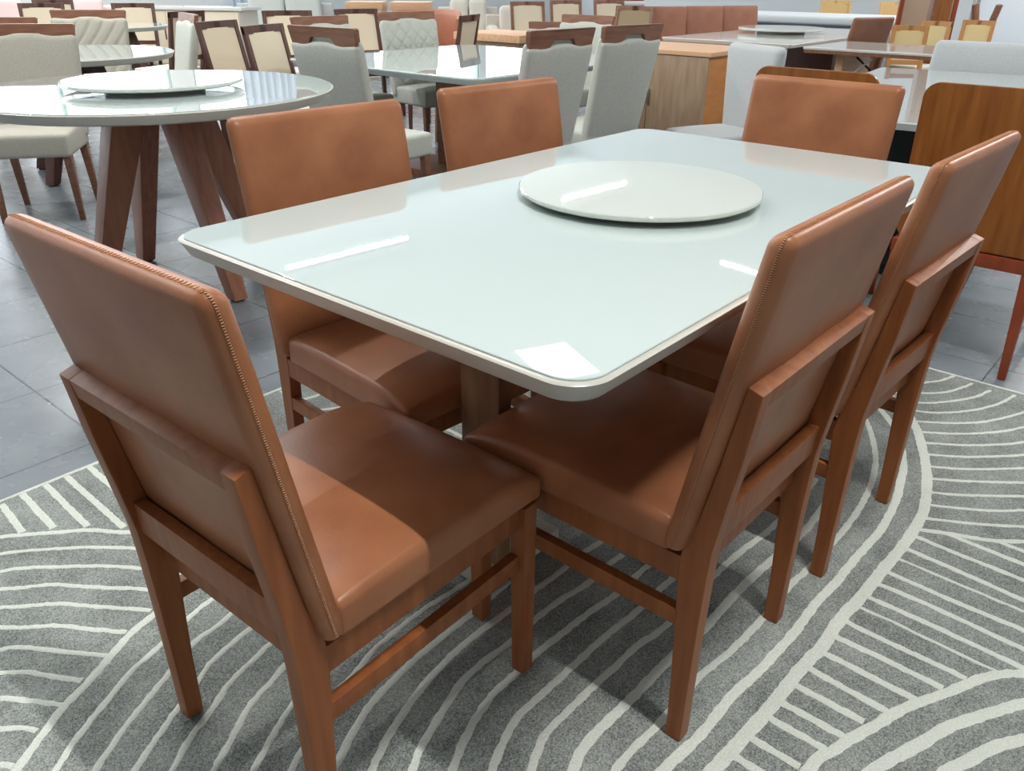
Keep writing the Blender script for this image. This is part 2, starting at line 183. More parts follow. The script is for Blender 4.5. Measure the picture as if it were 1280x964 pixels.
def floor_material():
    m = bpy.data.materials.new('slate_tile'); m.use_nodes = True
    nt = m.node_tree; b = nt.nodes['Principled BSDF']; N = nt.nodes.new; Lk = nt.links.new
    tc = N('ShaderNodeTexCoord'); mp = N('ShaderNodeMapping')
    # joints measured at x = -0.06*S + k*0.475, y = 1.208*S + k*0.475
    mp.inputs['Location'].default_value = (0.057+0.475*20, -1.155+0.475*20, 0)
    Lk(tc.outputs['Object'], mp.inputs['Vector'])
    br = N('ShaderNodeTexBrick'); br.offset = 0; br.squash = 1
    br.inputs['Scale'].default_value = 1; br.inputs['Mortar Size'].default_value = .0032; br.inputs['Mortar Smooth'].default_value = .3
    br.inputs['Brick Width'].default_value = .475; br.inputs['Row Height'].default_value = .475
    br.inputs['Color1'].default_value = (.55, .55, .55, 1); br.inputs['Color2'].default_value = (1, 1, 1, 1); br.inputs['Mortar'].default_value = (.5, .5, .5, 1)
    Lk(mp.outputs['Vector'], br.inputs['Vector'])
    n = N('ShaderNodeTexNoise'); n.inputs['Scale'].default_value = 2.2; n.inputs['Detail'].default_value = 5; n.inputs['Roughness'].default_value = .5
    Lk(tc.outputs['Object'], n.inputs['Vector'])
    r = N('ShaderNodeValToRGB'); r.color_ramp.elements[0].position = .3; r.color_ramp.elements[1].position = .75
    r.color_ramp.elements[0].color = (*lin((98, 105, 111)), 1); r.color_ramp.elements[1].color = (*lin((140, 147, 153)), 1)
    Lk(n.outputs['Fac'], r.inputs['Fac'])
    mul = N('ShaderNodeMix'); mul.data_type = 'RGBA'; mul.blend_type = 'MULTIPLY'; mul.inputs[0].default_value = .3
    Lk(r.outputs['Color'], mul.inputs[6]); Lk(br.outputs['Color'], mul.inputs[7])
    jm = N('ShaderNodeMix'); jm.data_type = 'RGBA'; jm.inputs[7].default_value = (*lin((52, 58, 66)), 1)
    Lk(br.outputs['Fac'], jm.inputs[0]); Lk(mul.outputs[2], jm.inputs[6]); Lk(jm.outputs[2], b.inputs['Base Color'])
    n2 = N('ShaderNodeTexNoise'); n2.inputs['Scale'].default_value = 4; n2.inputs['Detail'].default_value = 6
    Lk(tc.outputs['Object'], n2.inputs['Vector'])
    mr = N('ShaderNodeMapRange'); mr.inputs['To Min'].default_value = .2; mr.inputs['To Max'].default_value = .34
    Lk(n2.outputs['Fac'], mr.inputs['Value']); Lk(mr.outputs['Result'], b.inputs['Roughness'])
    sub = N('ShaderNodeMath'); sub.operation = 'MULTIPLY_ADD'; sub.inputs[1].default_value = -6
    Lk(br.outputs['Fac'], sub.inputs[0]); sub.inputs[2].default_value = 0
    bp = N('ShaderNodeBump'); bp.inputs['Strength'].default_value = .3; bp.inputs['Distance'].default_value = .003
    Lk(sub.outputs[0], bp.inputs['Height']); Lk(bp.outputs['Normal'], b.inputs['Normal'])
    return m
M['slate'] = floor_material()

def rug_material(name, c1, c2, scale, bumpd, ribs=False):
    m = bpy.data.materials.new(name); m.use_nodes = True
    nt = m.node_tree; b = nt.nodes['Principled BSDF']; N = nt.nodes.new; Lk = nt.links.new
    b.inputs['Roughness'].default_value = .95; b.inputs['Specular IOR Level'].default_value = .15; b.inputs['Sheen Weight'].default_value = .2
    tc = N('ShaderNodeTexCoord')
    n = N('ShaderNodeTexNoise'); n.inputs['Scale'].default_value = scale; n.inputs['Detail'].default_value = 2; n.inputs['Roughness'].default_value = .7
    Lk(tc.outputs['Object'], n.inputs['Vector'])
    n3 = N('ShaderNodeTexNoise'); n3.inputs['Scale'].default_value = 9; n3.inputs['Detail'].default_value = 4
    Lk(tc.outputs['Object'], n3.inputs['Vector'])
    mx = N('ShaderNodeMath'); mx.operation = 'MULTIPLY_ADD'; mx.inputs[1].default_value = .35
    Lk(n3.outputs['Fac'], mx.inputs[0]); Lk(n.outputs['Fac'], mx.inputs[2])
    r = N('ShaderNodeValToRGB'); r.color_ramp.elements[0].position = .5; r.color_ramp.elements[1].position = .88
    r.color_ramp.elements[0].color = (*lin(c1), 1); r.color_ramp.elements[1].color = (*lin(c2), 1)
    Lk(mx.outputs[0], r.inputs['Fac']); Lk(r.outputs['Color'], b.inputs['Base Color'])
    bp = N('ShaderNodeBump'); bp.inputs['Strength'].default_value = .6; bp.inputs['Distance'].default_value = bumpd
    Lk(n.outputs['Fac'], bp.inputs['Height']); Lk(bp.outputs['Normal'], b.inputs['Normal'])
    return m
M['rug_grey'] = rug_material('rug_grey', (90, 95, 91), (182, 187, 182), 330, .004)
M['rug_cream'] = rug_material('rug_cream', (202, 206, 197), (226, 229, 221), 260, .002)

# ------------------------------------------------------------------ mesh helpers
def obj(name, bm, mats, parent=None, ang=35, loc=None, rotz=None):
    bmesh.ops.remove_doubles(bm, verts=bm.verts, dist=1e-5)
    bmesh.ops.recalc_face_normals(bm, faces=bm.faces)
    me = bpy.data.meshes.new(name); bm.to_mesh(me); bm.free()
    for m in (mats if isinstance(mats, (list, tuple)) else [mats]): me.materials.append(m)
    me.shade_smooth(); me.set_sharp_from_angle(angle=math.radians(ang))
    for pl in me.polygons:
        if len(pl.vertices) > 8: pl.use_smooth = False          # flat tops stay flat
    o = bpy.data.objects.new(name, me); COL.objects.link(o)
    if parent: o.parent = parent
    if loc: o.location = loc
    if rotz is not None: o.rotation_euler = (0, 0, rotz)
    return o

def thing(name, label, cat, loc=(0, 0, 0), rotz=0, group=None):
    o = bpy.data.objects.new(name, None); COL.objects.link(o); o.empty_display_size = .1
    o.location = loc; o.rotation_euler = (0, 0, rotz)
    o['label'] = label; o['category'] = cat
    if group: o['group'] = group
    return o

def tag(o, label, cat, group=None):
    o['label'] = label; o['category'] = cat
    if group: o['group'] = group
    return o

def struct(name, bm, m, parent=None):
    o = obj(name, bm, m, parent)
    if not parent: o['kind'] = 'structure'
    return o

def dup(root, loc, rotz, label, group=None, tilt=None):
    r = root.copy(); COL.objects.link(r); r.location = loc; r.rotation_euler = (tilt or 0, 0, rotz)
    r['label'] = label
    if group: r['group'] = group
    for ch in list(root.children):
        c = ch.copy(); COL.objects.link(c); c.parent = r
        for g in list(ch.children):
            d = g.copy(); COL.objects.link(d); d.parent = c
    return r

def BM(): return bmesh.new()

def merge(bm, tmp, mi=0, mx=None):
    me = bpy.data.meshes.new('t'); 
    for f in tmp.faces: f.material_index = mi
    if mx is not None: bmesh.ops.transform(tmp, matrix=mx, verts=tmp.verts)
    tmp.to_mesh(me); tmp.free(); bm.from_mesh(me); bpy.data.meshes.remove(me)

def box(bm, x0, x1, y0, y1, z0, z1, bev=.003, mi=0, mx=None, seg=2):
    t = BM(); bmesh.ops.create_cube(t, size=1)
    for v in t.verts: v.co = ((x0+x1)/2+v.co.x*(x1-x0), (y0+y1)/2+v.co.y*(y1-y0), (z0+z1)/2+v.co.z*(z1-z0))
    if bev: bmesh.ops.bevel(t, geom=t.edges[:], offset=bev, segments=seg, affect='EDGES', profile=.7)
    merge(bm, t, mi, mx)

def hexa(bm, bot, top, bev=.003, mi=0):
    """eight-corner bar: bot and top are lists of four (x,y,z)"""
    t = BM(); b = [t.verts.new(p) for p in bot]; u = [t.verts.new(p) for p in top]
    t.faces.new(b[::-1]); t.faces.new(u)
    for i in range(4): t.faces.new((b[i], b[(i+1) % 4], u[(i+1) % 4], u[i]))
    bmesh.ops.recalc_face_normals(t, faces=t.faces)
    if bev: bmesh.ops.bevel(t, geom=t.edges[:], offset=bev, segments=2, affect='EDGES', profile=.7)
    merge(bm, t, mi)

def bar(bm, p, q, w, d, bev=.003, mi=0, up=Vector((0, 0, 1)), w2=None, d2=None):
    """rectangular bar from p to q; w across, d along the other axis; tapers to w2,d2"""
    p, q = Vector(p), Vector(q); a = (q-p).normalized()
    if abs(a.dot(up)) > .97: up = Vector((0, 1, 0))
    s = a.cross(up).normalized(); t = s.cross(a).normalized()
    w2 = w if w2 is None else w2; d2 = d if d2 is None else d2
    def ring(c, w, d): return [tuple(c+s*w/2*i+t*d/2*j) for i, j in ((-1, -1), (1, -1), (1, 1), (-1, 1))]
    hexa(bm, ring(p, w, d), ring(q, w2, d2), bev, mi)

def prism(bm, prof, axis, a0, a1, bev=.003, mi=0):
    """extrude a closed 2-D outline; axis 'x': outline is (y,z); 'y': (x,z); 'z': (x,y)"""
    def P(u, v, a): return {'x': (a, u, v), 'y': (u, a, v), 'z': (u, v, a)}[axis]
    t = BM(); A = [t.verts.new(P(u, v, a0)) for u, v in prof]; B = [t.verts.new(P(u, v, a1)) for u, v in prof]
    t.faces.new(A); t.faces.new(B[::-1]); n = len(prof)
    for i in range(n): t.faces.new((A[i], A[(i+1) % n], B[(i+1) % n], B[i]))
    bmesh.ops.recalc_face_normals(t, faces=t.faces)
    if bev:
        ed = [e for e in t.edges if len(e.link_faces) == 2 and e.calc_face_angle(0) > .5]
        bmesh.ops.bevel(t, geom=ed, offset=bev, segments=2, affect='EDGES', profile=.7)
    merge(bm, t, mi)

def ticks(h, r, n):
    a = [-h, -h+.12*r, -h+.35*r, -h+.65*r, -h+r]
    inner = [-(h-r)+2*(h-r)*i/n for i in range(1, n)]
    return a+inner+[-x for x in a[::-1]]

def pillow(bm, hx, hy, hz, r, n=(8, 4, 8), fn=None, mi=0, mx=None):
    """box with rounded edges on a fine grid; fn(x,y,z)->(x,y,z) shapes it"""
    T = [ticks(h, min(r, h*.98), k) for h, k in zip((hx, hy, hz), n)]
    H = (hx, hy, hz); t = BM(); cache = {}
    def V(p):
        q = [max(-(H[i]-min(r, H[i]*.98)), min(H[i]-min(r, H[i]*.98), p[i])) for i in range(3)]
        d = Vector([p[i]-q[i] for i in range(3)])
        rr = min(r, min(H)*.98) if d.length > 1e-9 else 0
        # each axis keeps its own radius limit
        if d.length > 1e-9:
            d = d.normalized()
            p = [q[i]+d[i]*min(r, H[i]*.98) for i in range(3)]
        key = tuple(round(c, 6) for c in p)
        if key not in cache: cache[key] = t.verts.new(fn(*p) if fn else p)
        return cache[key]
    for ax in range(3):
        u, w = [i for i in range(3) if i != ax]
        for sgn in (-1, 1):
            for i in range(len(T[u])-1):
                for j in range(len(T[w])-1):
                    vs = []
                    for a, b in ((i, j), (i+1, j), (i+1, j+1), (i, j+1)):
                        p = [0, 0, 0]; p[ax] = sgn*H[ax]; p[u] = T[u][a]; p[w] = T[w][b]; vs.append(V(p))
                    if len(set(vs)) >= 3:
                        try: t.faces.new([v for k, v in enumerate(vs) if v not in vs[:k]])
                        except ValueError: pass
    bmesh.ops.recalc_face_normals(t, faces=t.faces)
    merge(bm, t, mi, mx)

def lathe(bm, prof, n=96, mi=0, c=(0, 0)):
    """prof: list of (r,z) from bottom axis to top axis"""
    t = BM(); rings = []
    for r, z in prof:
        if r < 1e-6: rings.append([t.verts.new((c[0], c[1], z))])
        else: rings.append([t.verts.new((c[0]+r*math.cos(2*PI*i/n), c[1]+r*math.sin(2*PI*i/n), z)) for i in range(n)])
    for A, B in zip(rings, rings[1:]):
        for i in range(n):
            j = (i+1) % n
            f = [A[i % len(A)], A[j % len(A)], B[j % len(B)], B[i % len(B)]]
            f = [v for k, v in enumerate(f) if v not in f[:k]]
            if len(f) >= 3: t.faces.new(f)
    merge(bm, t, mi)

def rrect(hx, hy, r, n=8):
    pts = []
    for cx, cy, a in ((hx-r, hy-r, 0), (-hx+r, hy-r, 90), (-hx+r, -hy+r, 180), (hx-r, -hy+r, 270)):
        for i in range(n+1):
            t = math.radians(a+90*i/n); pts.append((cx+r*math.cos(t), cy+r*math.sin(t)))
    return pts

def loft(bm, loops, mi=0, cap=True, mis=None):
    t = BM(); R = [[t.verts.new(p) for p in lp] for lp in loops]; n = len(R[0])
    if cap: 
        f = t.faces.new(R[0][::-1]); f = t.faces.new(R[-1])
    for A, B in zip(R, R[1:]):
        for i in range(n): t.faces.new((A[i], A[(i+1) % n], B[(i+1) % n], B[i]))
    bmesh.ops.recalc_face_normals(t, faces=t.faces)
    merge(bm, t, mi)

def catmull(pts, n=6):
    P = [Vector((*p, 0)) for p in pts]; out = []
    P = [P[0]*2-P[1]]+P+[P[-1]*2-P[-2]]
    for i in range(1, len(P)-2):
        a, b, c, d = P[i-1], P[i], P[i+1], P[i+2]
        for k in range(n):
            t = k/n
            out.append(.5*((2*b)+(c-a)*t+(2*a-5*b+4*c-d)*t*t+(3*b-a-3*c+d)*t**3))
    out.append(P[-2]); return out
# ------------------------------------------------------------------ the leather chair (drawn in 1/S metres)
def sv(bm):
    bmesh.ops.scale(bm, vec=(S, S, S), verts=bm.verts); return bm
LEAN = -.188                                   # backrest: y gained per metre of height
def back_y(z): return -.271+LEAN*(z-.449)     # rear face of the backrest

def chair_seat():
    bm = BM(); hx, hy, hz = .238, .247, .038
    def fn(x, y, z):
        a = 1-(x/hx)**2; b = 1-(y/hy)**2
        k = (z/hz+1)/2
        z += k*(-.010+.024*(max(a, 0)*max(b, 0))**.38)
        fr = max(0, (y-.12)/(hy-.12))
        z -= k*.024*fr**2.0
        # slightly narrower at the rear
        x = x*(1+.01*(y/hy))
        return (x, y+.007, z+.461)
    pillow(bm, hx, hy, hz, .015, (14, 14, 4), fn)
    return sv(bm)

def chair_back(hy=.021):
    bm = BM(); hx, hz = .2515, .2885
    def fn(x, y, z):
        a = max(0, 1-(x/hx)**4)*max(0, 1-(z/hz)**4)
        y2 = y+(.006 if y > 0 else -.003)*a*abs(y)/hy
        # soft dents of a stuffed panel
        y2 += .0012*math.sin(x*23+z*11)*a
        zz = z+.7245
        return (x*(1-.012*(.5-z/hz/2)), back_y(zz)+hy+y2, zz-.0*y)
    pillow(bm, hx, hy, hz, .021, (16, 4, 16), fn)
    return sv(bm)

def chair_stitching():
    """row of stitches along the seam round the sides and top of the backrest"""
    bm = BM(); hx, hz, hy = .2515, .2885, .021
    path = []
    r = .021
    z0, z1 = .455, .7245+hz
    def X(z): return hx*(1-.012*(.5-(z-.7245)/hz/2))
    n = 150
    for s in (1,):
        for i in range(n): z = z0+(z1-r-z0)*i/n; path.append((X(z)+.0004, z, 1, 0))
    for i in range(10):
        a = PI/2*i/10; path.append((X(z1)-r+(r+.0004)*math.cos(a), z1-r+(r+.0004)*math.sin(a), math.cos(a), math.sin(a)))
    w = X(z1)-r
    for i in range(60): path.append((w-2*w*i/60, z1+.0004, 0, 1))
    for i in range(10):
        a = PI/2+PI/2*i/10; path.append((-X(z1)+r+(r+.0004)*math.cos(a), z1-r+(r+.0004)*math.sin(a), math.cos(a), math.sin(a)))
    for i in range(n): z = z1-r-(z1-r-z0)*i/n; path.append((-X(z)-.0004, z, -1, 0))
    for k, (x, z, nx, nz) in enumerate(path):
        if abs(nz) > .95:
            tx, tz = -nz, nx; m = Matrix(((nx, tx, 0, x), (0, 0, 1, y), (nz, tz, 0, z), (0, 0, 0, 1)))
            box(bm, -.0009, .0002, -.0005, .0005, -.004, .004, 0, 0, m); continue
        y = back_y(z)+hy-.004
        # thread: a short dash across the seam ; hole: dark dot between
        tx, tz = -nz, nx
        m = Matrix(((nx, tx, 0, x), (0, 0, 1, y), (nz, tz, 0, z), (0, 0, 0, 1)))
        box(bm, -.0009, .0006, -.0007, .0007, -.0018, .0018, 0, 0, m)
        m2 = m @ Matrix.Translation((0, .0021, 0))
        box(bm, -.0008, .0003, -.0006, .0006, -.0008, .0008, 0, 1, m2)
    return sv(bm)

def rear_leg(s):
    bm = BM()
    prof = [(-.275, 0), (-.272, .14), (-.265, .28), (-.258, .40), (-.262, .449), (back_y(.52)-.002, .52), (back_y(.65)-.002, .65), (back_y(.776)-.001, .776),
            (back_y(.776)-.026, .768), (-.344, .65), (-.333, .58), (-.324, .52), (-.316, .46), (-.313, .40), (-.310, .28), (-.308, .14), (-.307, 0)]
    x0, x1 = (s*.2286, s*(.2286-.032))
    prism(bm, prof, 'x', min(x0, x1), max(x0, x1), .0025)
    return sv(bm)

def front_leg(s):
    bm = BM()
    xo = s*.242
    bot = [(xo, .2, 0), (xo-s*.031, .2, 0), (xo-s*.031, .231, 0), (xo, .231, 0)]
    top = [(xo, .196, .424), (xo-s*.036, .196, .424), (xo-s*.036, .234, .424), (xo, .234, .424)]
    hexa(bm, bot, top, .0025)
    return sv(bm)

def leather_chair(label, group, loc, rotz, leather='leather', wood='chair_wood', name='leather_chair', cat='chair'):
    t = thing(name, label, cat, loc, rotz, group)
    obj('seat', chair_seat(), M[leather], t, 50)
    b = obj('backrest', chair_back(), M[leather], t, 50)
    obj('stitching', chair_stitching(), [M['thread'], M['thread_hole']], b)
    for s in (-1, 1):
        obj('leg', rear_leg(s), M[wood], t); obj('leg', front_leg(s), M[wood], t)
    bm = BM()
    yr = back_y(.776)
    t0 = BM()
    hexa(bm, [(-.197, yr-.026+.006, .735), (.197, yr-.026+.006, .735), (.197, back_y(.735)-.002, .735), (-.197, back_y(.735)-.002, .735)],
             [(-.197, yr-.0255, .7675), (.197, yr-.0255, .7675), (.197, yr-.001, .7755), (-.197, yr-.001, .7755)], .0015)
    t0.free()
    obj('top_rail', sv(bm), M[wood], t)
    bm = BM(); hexa(bm, [(-.197, -.308, .455), (.197, -.308, .455), (.197, -.286, .455), (-.197, -.286, .455)], [(-.197, -.312, .52), (.197, -.312, .52), (.197, -.290, .52), (-.197, -.290, .52)], .002)
    obj('lower_rail', sv(bm), M[wood], t)
    bm = BM()
    for s in (-1, 1):
        a, b2 = sorted((s*.2275, s*.207)); box(bm, a, b2, -.262, .2, .372, .424, .002)
    box(bm, -.206, .206, .210, .236, .372, .428, .002); box(bm, -.2, .2, -.28, -.262, .372, .424, .002)
    obj('apron', sv(bm), M[wood], t)
    for s in (-1, 1):
        bm = BM(); a, b2 = sorted((s*.2275, s*.207)); box(bm, a, b2, -.27, .202, .272, .308, .002); obj('stretcher', sv(bm), M[wood], t)
    return t

# ------------------------------------------------------------------ grey chair with a wooden handle rail
def groove(kind, x, z):
    if kind == 'diamond':
        p = .105
        u = ((x+z*.95)/p) % 1; v = ((x-z*.95)/p) % 1
        d = min(min(u, 1-u), min(v, 1-v))*p
    elif kind == 'diagonal':
        p = .095; u = ((x+z*.75)/p) % 1; d = min(u, 1-u)*p*.8
    else: return 0
    return math.exp(-(d/.008)**2)

def handle_chair(label, group, loc, rotz, fabric='fabric_grey', quilt=None, H=.985, wood='mid_wood', name='grey_dining_chair', leaf=True, hw=.235):
    t = thing(name, label, 'chair', loc, rotz, group)
    top = H-.078
    lean = -.20
    def yb(z): return -.205+lean*(z-.46)
    hz = (top-.40)/2; zc = (top+.40)/2; hy = .031
    bm = BM()
    def fn(x, y, z):
        zz = z+zc
        wx = x*(1+.05*(z/hz))
        a = max(0, 1-(x/hw)**4)*max(0, 1-(z/hz)**4)
        y2 = y+(.008*a if y > 0 else -.004*a)
        if quilt and y > 0: y2 -= .011*groove(quilt, wx, zz)*min(1, a*3)
        if z > hz*.8:                         # fabric edge rises under the hand hole
            k = (z-hz*.8)/(hz*.2); zz += k*(.010*math.exp(-(wx/.085)**4)+(.022 if y > 0 else 0)-.006*math.exp(-((abs(wx)-.15)/.05)**2))
        return (wx, yb(zz)+hy*1.0+y2-.02*math.cos(wx/hw*1.2)*(.5+z/hz/2)*.8, zz)
    pillow(bm, hw, hy, hz, .022, (44, 3, 56) if quilt else (14, 3, 12), fn)
    obj('backrest', bm, M[fabric], t, 60)
    # wooden handle rail with a hand hole
    bm = BM(); w = hw*1.04; z1 = H; z0 = top-.018
    prof = [(-w+.012, z0), (-w, z1-.006), (-w+.01, z1), (w-.01, z1), (w, z1-.006), (w-.012, z0), (.105, z0+.006), (.07, z0+.048), (-.07, z0+.048), (-.105, z0+.006)]
    def curve(x): return -.02*math.cos(x/hw*1.2)*.8
    tt = BM(); prism(tt, prof, 'y', -.016, .016, .003)
    bmesh.ops.subdivide_edges(tt, edges=[e for e in tt.edges if abs(e.verts[0].co.x-e.verts[1].co.x) > .05], cuts=4, use_grid_fill=True)
    for v in tt.verts: v.co.y += yb(v.co.z)+hy*.9+curve(v.co.x)
    me = bpy.data.meshes.new('t'); tt.to_mesh(me); tt.free(); bm.from_mesh(me); bpy.data.meshes.remove(me)
    obj('handle_rail', bm, M[wood], t)
    bm = BM()
    def fs(x, y, z):
        if z > 0: z += .014*max(0, 1-(x/.225)**2)*max(0, 1-(y/.22)**2)
        return (x, y+.02, z+.415)
    pillow(bm, .225, .225, .062, .022, (8, 8, 3), fs)
    obj('seat', bm, M[fabric], t, 60)
    for sx in (-1, 1):
        for y0, y1 in ((.20, .205), (-.165, -.215)):
            bm = BM(); bar(bm, (sx*.195, y0, .36), (sx*.2, y1, 0), .042, .042, .003, w2=.027, d2=.027); obj('leg', bm, M[wood], t)
    return t

# ------------------------------------------------------------------ chair with a framed cane back
def cane_chair(label, group, loc, rotz, H=.95, wood='dark_wood', cane='cane', hw=.225, pad='cream_fabric', name='cane_back_chair', tilt=.19):
    t = thing(name, label, 'chair', loc, rotz, group)
    def yb(z): return -.19-tilt*(z-.44)
    for s in (-1, 1):
        bm = BM()
        prism(bm, [(-.17, 0), (-.185, .44), (yb(H), H), (yb(H)-.024, H), (-.225, .44), (-.205, 0)], 'x', *sorted((s*hw, s*(hw-.036))), .004)
        obj('leg', bm, M[wood], t)
        bm = BM(); bar(bm, (s*(hw-.02), .2, .42), (s*(hw-.015), .21, 0), .036, .036, .003, w2=.026, d2=.026); obj('leg', bm, M[wood], t)
    bm = BM()
    n = 8
    for k in range(n):                                     # gently bowed top rail
        xa, xb = -hw+2*hw*k/n, -hw+2*hw*(k+1)/n
        ca, cb = [-.018*(1-(x/hw)**2) for x in (xa, xb)]
        hexa(bm, [(xa, yb(H-.045)-.022+ca, H-.045), (xb, yb(H-.045)-.022+cb, H-.045), (xb, yb(H-.045)+.002+cb, H-.045), (xa, yb(H-.045)+.002+ca, H-.045)],
             [(xa, yb(H)-.022+ca, H+.004), (xb, yb(H)-.022+cb, H+.004), (xb, yb(H)+.002+cb, H+.004), (xa, yb(H)+.002+ca, H+.004)], 0)
    obj('top_rail', bm, M[wood], t)
    bm = BM(); bar(bm, (-hw+.03, yb(.56)-.012, .56), (hw-.03, yb(.56)-.012, .56), .022, .04); obj('cross_rail', bm, M[wood], t)
    bm = BM(); hexa(bm, [(-hw+.033, yb(.575)-.015, .575), (hw-.033, yb(.575)-.015, .575), (hw-.033, yb(.575)-.008, .575), (-hw+.033, yb(.575)-.008, .575)],
                    [(-hw+.033, yb(H-.04)-.018, H-.04), (hw-.033, yb(H-.04)-.018, H-.04), (hw-.033, yb(H-.04)-.011, H-.04), (-hw+.033, yb(H-.04)-.011, H-.04)], 0)
    obj('cane_panel', bm, M[cane], t)
    bm = BM(); box(bm, -hw+.01, hw-.01, -.2, .21, .385, .43, .004); obj('seat_frame', bm, M[wood], t)
    bm = BM(); pillow(bm, hw-.005, .205, .024, .018, (6, 6, 2), lambda x, y, z: (x, y+.012, z+.453)); obj('seat', bm, M[pad], t, 60)
    return t

# ------------------------------------------------------------------ chair with a bent plywood back
def ply_chair(label, group, loc, rotz, H=.955):
    t = thing('plywood_back_chair', label, 'chair', loc, rotz, group)
    hw = .235; r = .05
    def yb(z): return -.215-.055*(z-.41)
    z0 = .425; hz = (H-z0)/2; zc = (H+z0)/2
    out = [(x, z+zc) for x, z in rrect(hw, hz, r, 8)]
    bm = BM(); prism(bm, out, 'y', -.009, .009, .003)
    for v in bm.verts: v.co.y += yb(v.co.z)
    obj('backrest', bm, M['ply'], t)
    bm = BM(); pillow(bm, hw-.02, .02, hz-.05, .015, (8, 2, 8), lambda x, y, z: (x, y+yb(z+zc)+.024, z+zc)); obj('back_pad', bm, M['fabric_pale'], t, 60)
    bm = BM()
    box(bm, -.235, .235, -.235, -.2, .375, .42, .004); box(bm, -.235, .235, .2, .235, .375, .42, .004)
    for s in (-1, 1): box(bm, *sorted((s*.235, s*.2)), -.2, .2, .375, .42, .004)
    obj('seat_frame', bm, M['red_wood'], t)
    bm = BM(); pillow(bm, .235, .225, .032, .02, (8, 8, 2), lambda x, y, z: (x, y+.025, z+.452+(.012*max(0, 1-(x/.235)**2)*max(0, 1-(y/.225)**2) if z > 0 else 0))); obj('seat', bm, M['fabric_pale'], t, 60)
    for sx in (-1, 1):
        for sy in (-1, 1):
            bm = BM(); bar(bm, (sx*.212, sy*.212, .378), (sx*.228, sy*.235, 0), .04, .04, .004, w2=.026, d2=.026); obj('leg', bm, M['red_wood'], t)
    return t

# ------------------------------------------------------------------ plain upholstered chair
def plain_chair(label, group, loc, rotz, fabric='fabric_pale', H=.93, hw=.25, wood='dark_wood', lean=.16, taper=-.03):
    t = thing('upholstered_chair', label, 'chair', loc, rotz, group)
    def yb(z): return -.2-lean*(z-.45)
    hz = (H-.42)/2; zc = (H+.42)/2
    bm = BM()
    def fn(x, y, z):
        a = max(0, 1-(x/hw)**4)*max(0, 1-(z/hz)**4)
        return (x*(1+taper*z/hz), y+yb(z+zc)+.03+(.012*a if y > 0 else -.008*a)-.012*(1-(x/hw)**2), z+zc)
    pillow(bm, hw, .036, hz, .034, (12, 3, 10), fn); obj('backrest', bm, M[fabric], t, 60)
    bm = BM(); pillow(bm, hw, .23, .055, .03, (8, 8, 3), lambda x, y, z: (x, y+.03, z+.425+(.012*max(0, 1-(x/hw)**2)*max(0, 1-(y/.23)**2) if z > 0 else 0))); obj('seat', bm, M[fabric], t, 60)
    for sx in (-1, 1):
        for y0, y1 in ((.21, .225), (-.16, -.2)):
            bm = BM(); bar(bm, (sx*.2, y0, .38), (sx*.21, y1, 0), .042, .042, .003, w2=.026, d2=.026); obj('leg', bm, M[wood], t)
    return t

# ------------------------------------------------------------------ tables
def slab_top(bm, hx, hy, z1, th, r, under=.03, mi=0):
    """tabletop whose lower edge is undercut"""
    L = []
    for inset, z in ((under, z1-th), (under*.25, z1-th*.42), (.002, z1-th*.30), (0, z1-.006), (.002, z1-.002), (.005, z1)):
        L.append([(x, y, z) for x, y in rrect(hx-inset, hy-inset, max(.01, r-inset*.6), 10)])
    loft(bm, L, mi)

def rect_table(label, loc, rotz, hx, hy, top='white_top', th=.04, z=.784, base='pedestal', wood='dark_wood', under=.02, r=.03, group=None, name='dining_table'):
    t = thing(name, label, 'table', loc, rotz, group)
    bm = BM(); slab_top(bm, hx, hy, z, th, r, under); obj('tabletop', bm, M[top], t)
    zt = z-th
    if base == 'pedestal':
        for s in (-1, 1):
            bm = BM(); box(bm, -.05+s*hx*.55, .05+s*hx*.55, -hy*.4, hy*.4, .05, zt, .005); obj('pedestal', bm, M[wood], t)
        bm = BM(); box(bm, -hx*.7, hx*.7, -hy*.32, hy*.32, 0, .05, .006); obj('plinth', bm, M[wood], t)
    elif base == 'centre':
        bm = BM(); box(bm, -.17, .17, -.17, .17, .05, zt, .006); obj('pedestal', bm, M[wood], t)
        bm = BM(); box(bm, -.42, .42, -.42, .42, 0, .05, .006); obj('plinth', bm, M[wood], t)
    elif base == 'legs':
        bm = BM()
        for s in (-1, 1):
            box(bm, -hx+.1, hx-.1, *sorted((s*(hy-.1), s*(hy-.13))), zt-.07, zt, .003)
            box(bm, *sorted((s*(hx-.1), s*(hx-.13))), -hy+.13, hy-.13, zt-.07, zt, .003)
        obj('apron', bm, M[wood], t)
        for sx in (-1, 1):
            for sy in (-1, 1):
                bm = BM(); bar(bm, (sx*(hx-.11), sy*(hy-.11), zt), (sx*(hx-.07), sy*(hy-.07), 0), .075, .075, .005, w2=.045, d2=.045); obj('leg', bm, M[wood], t)
    return t

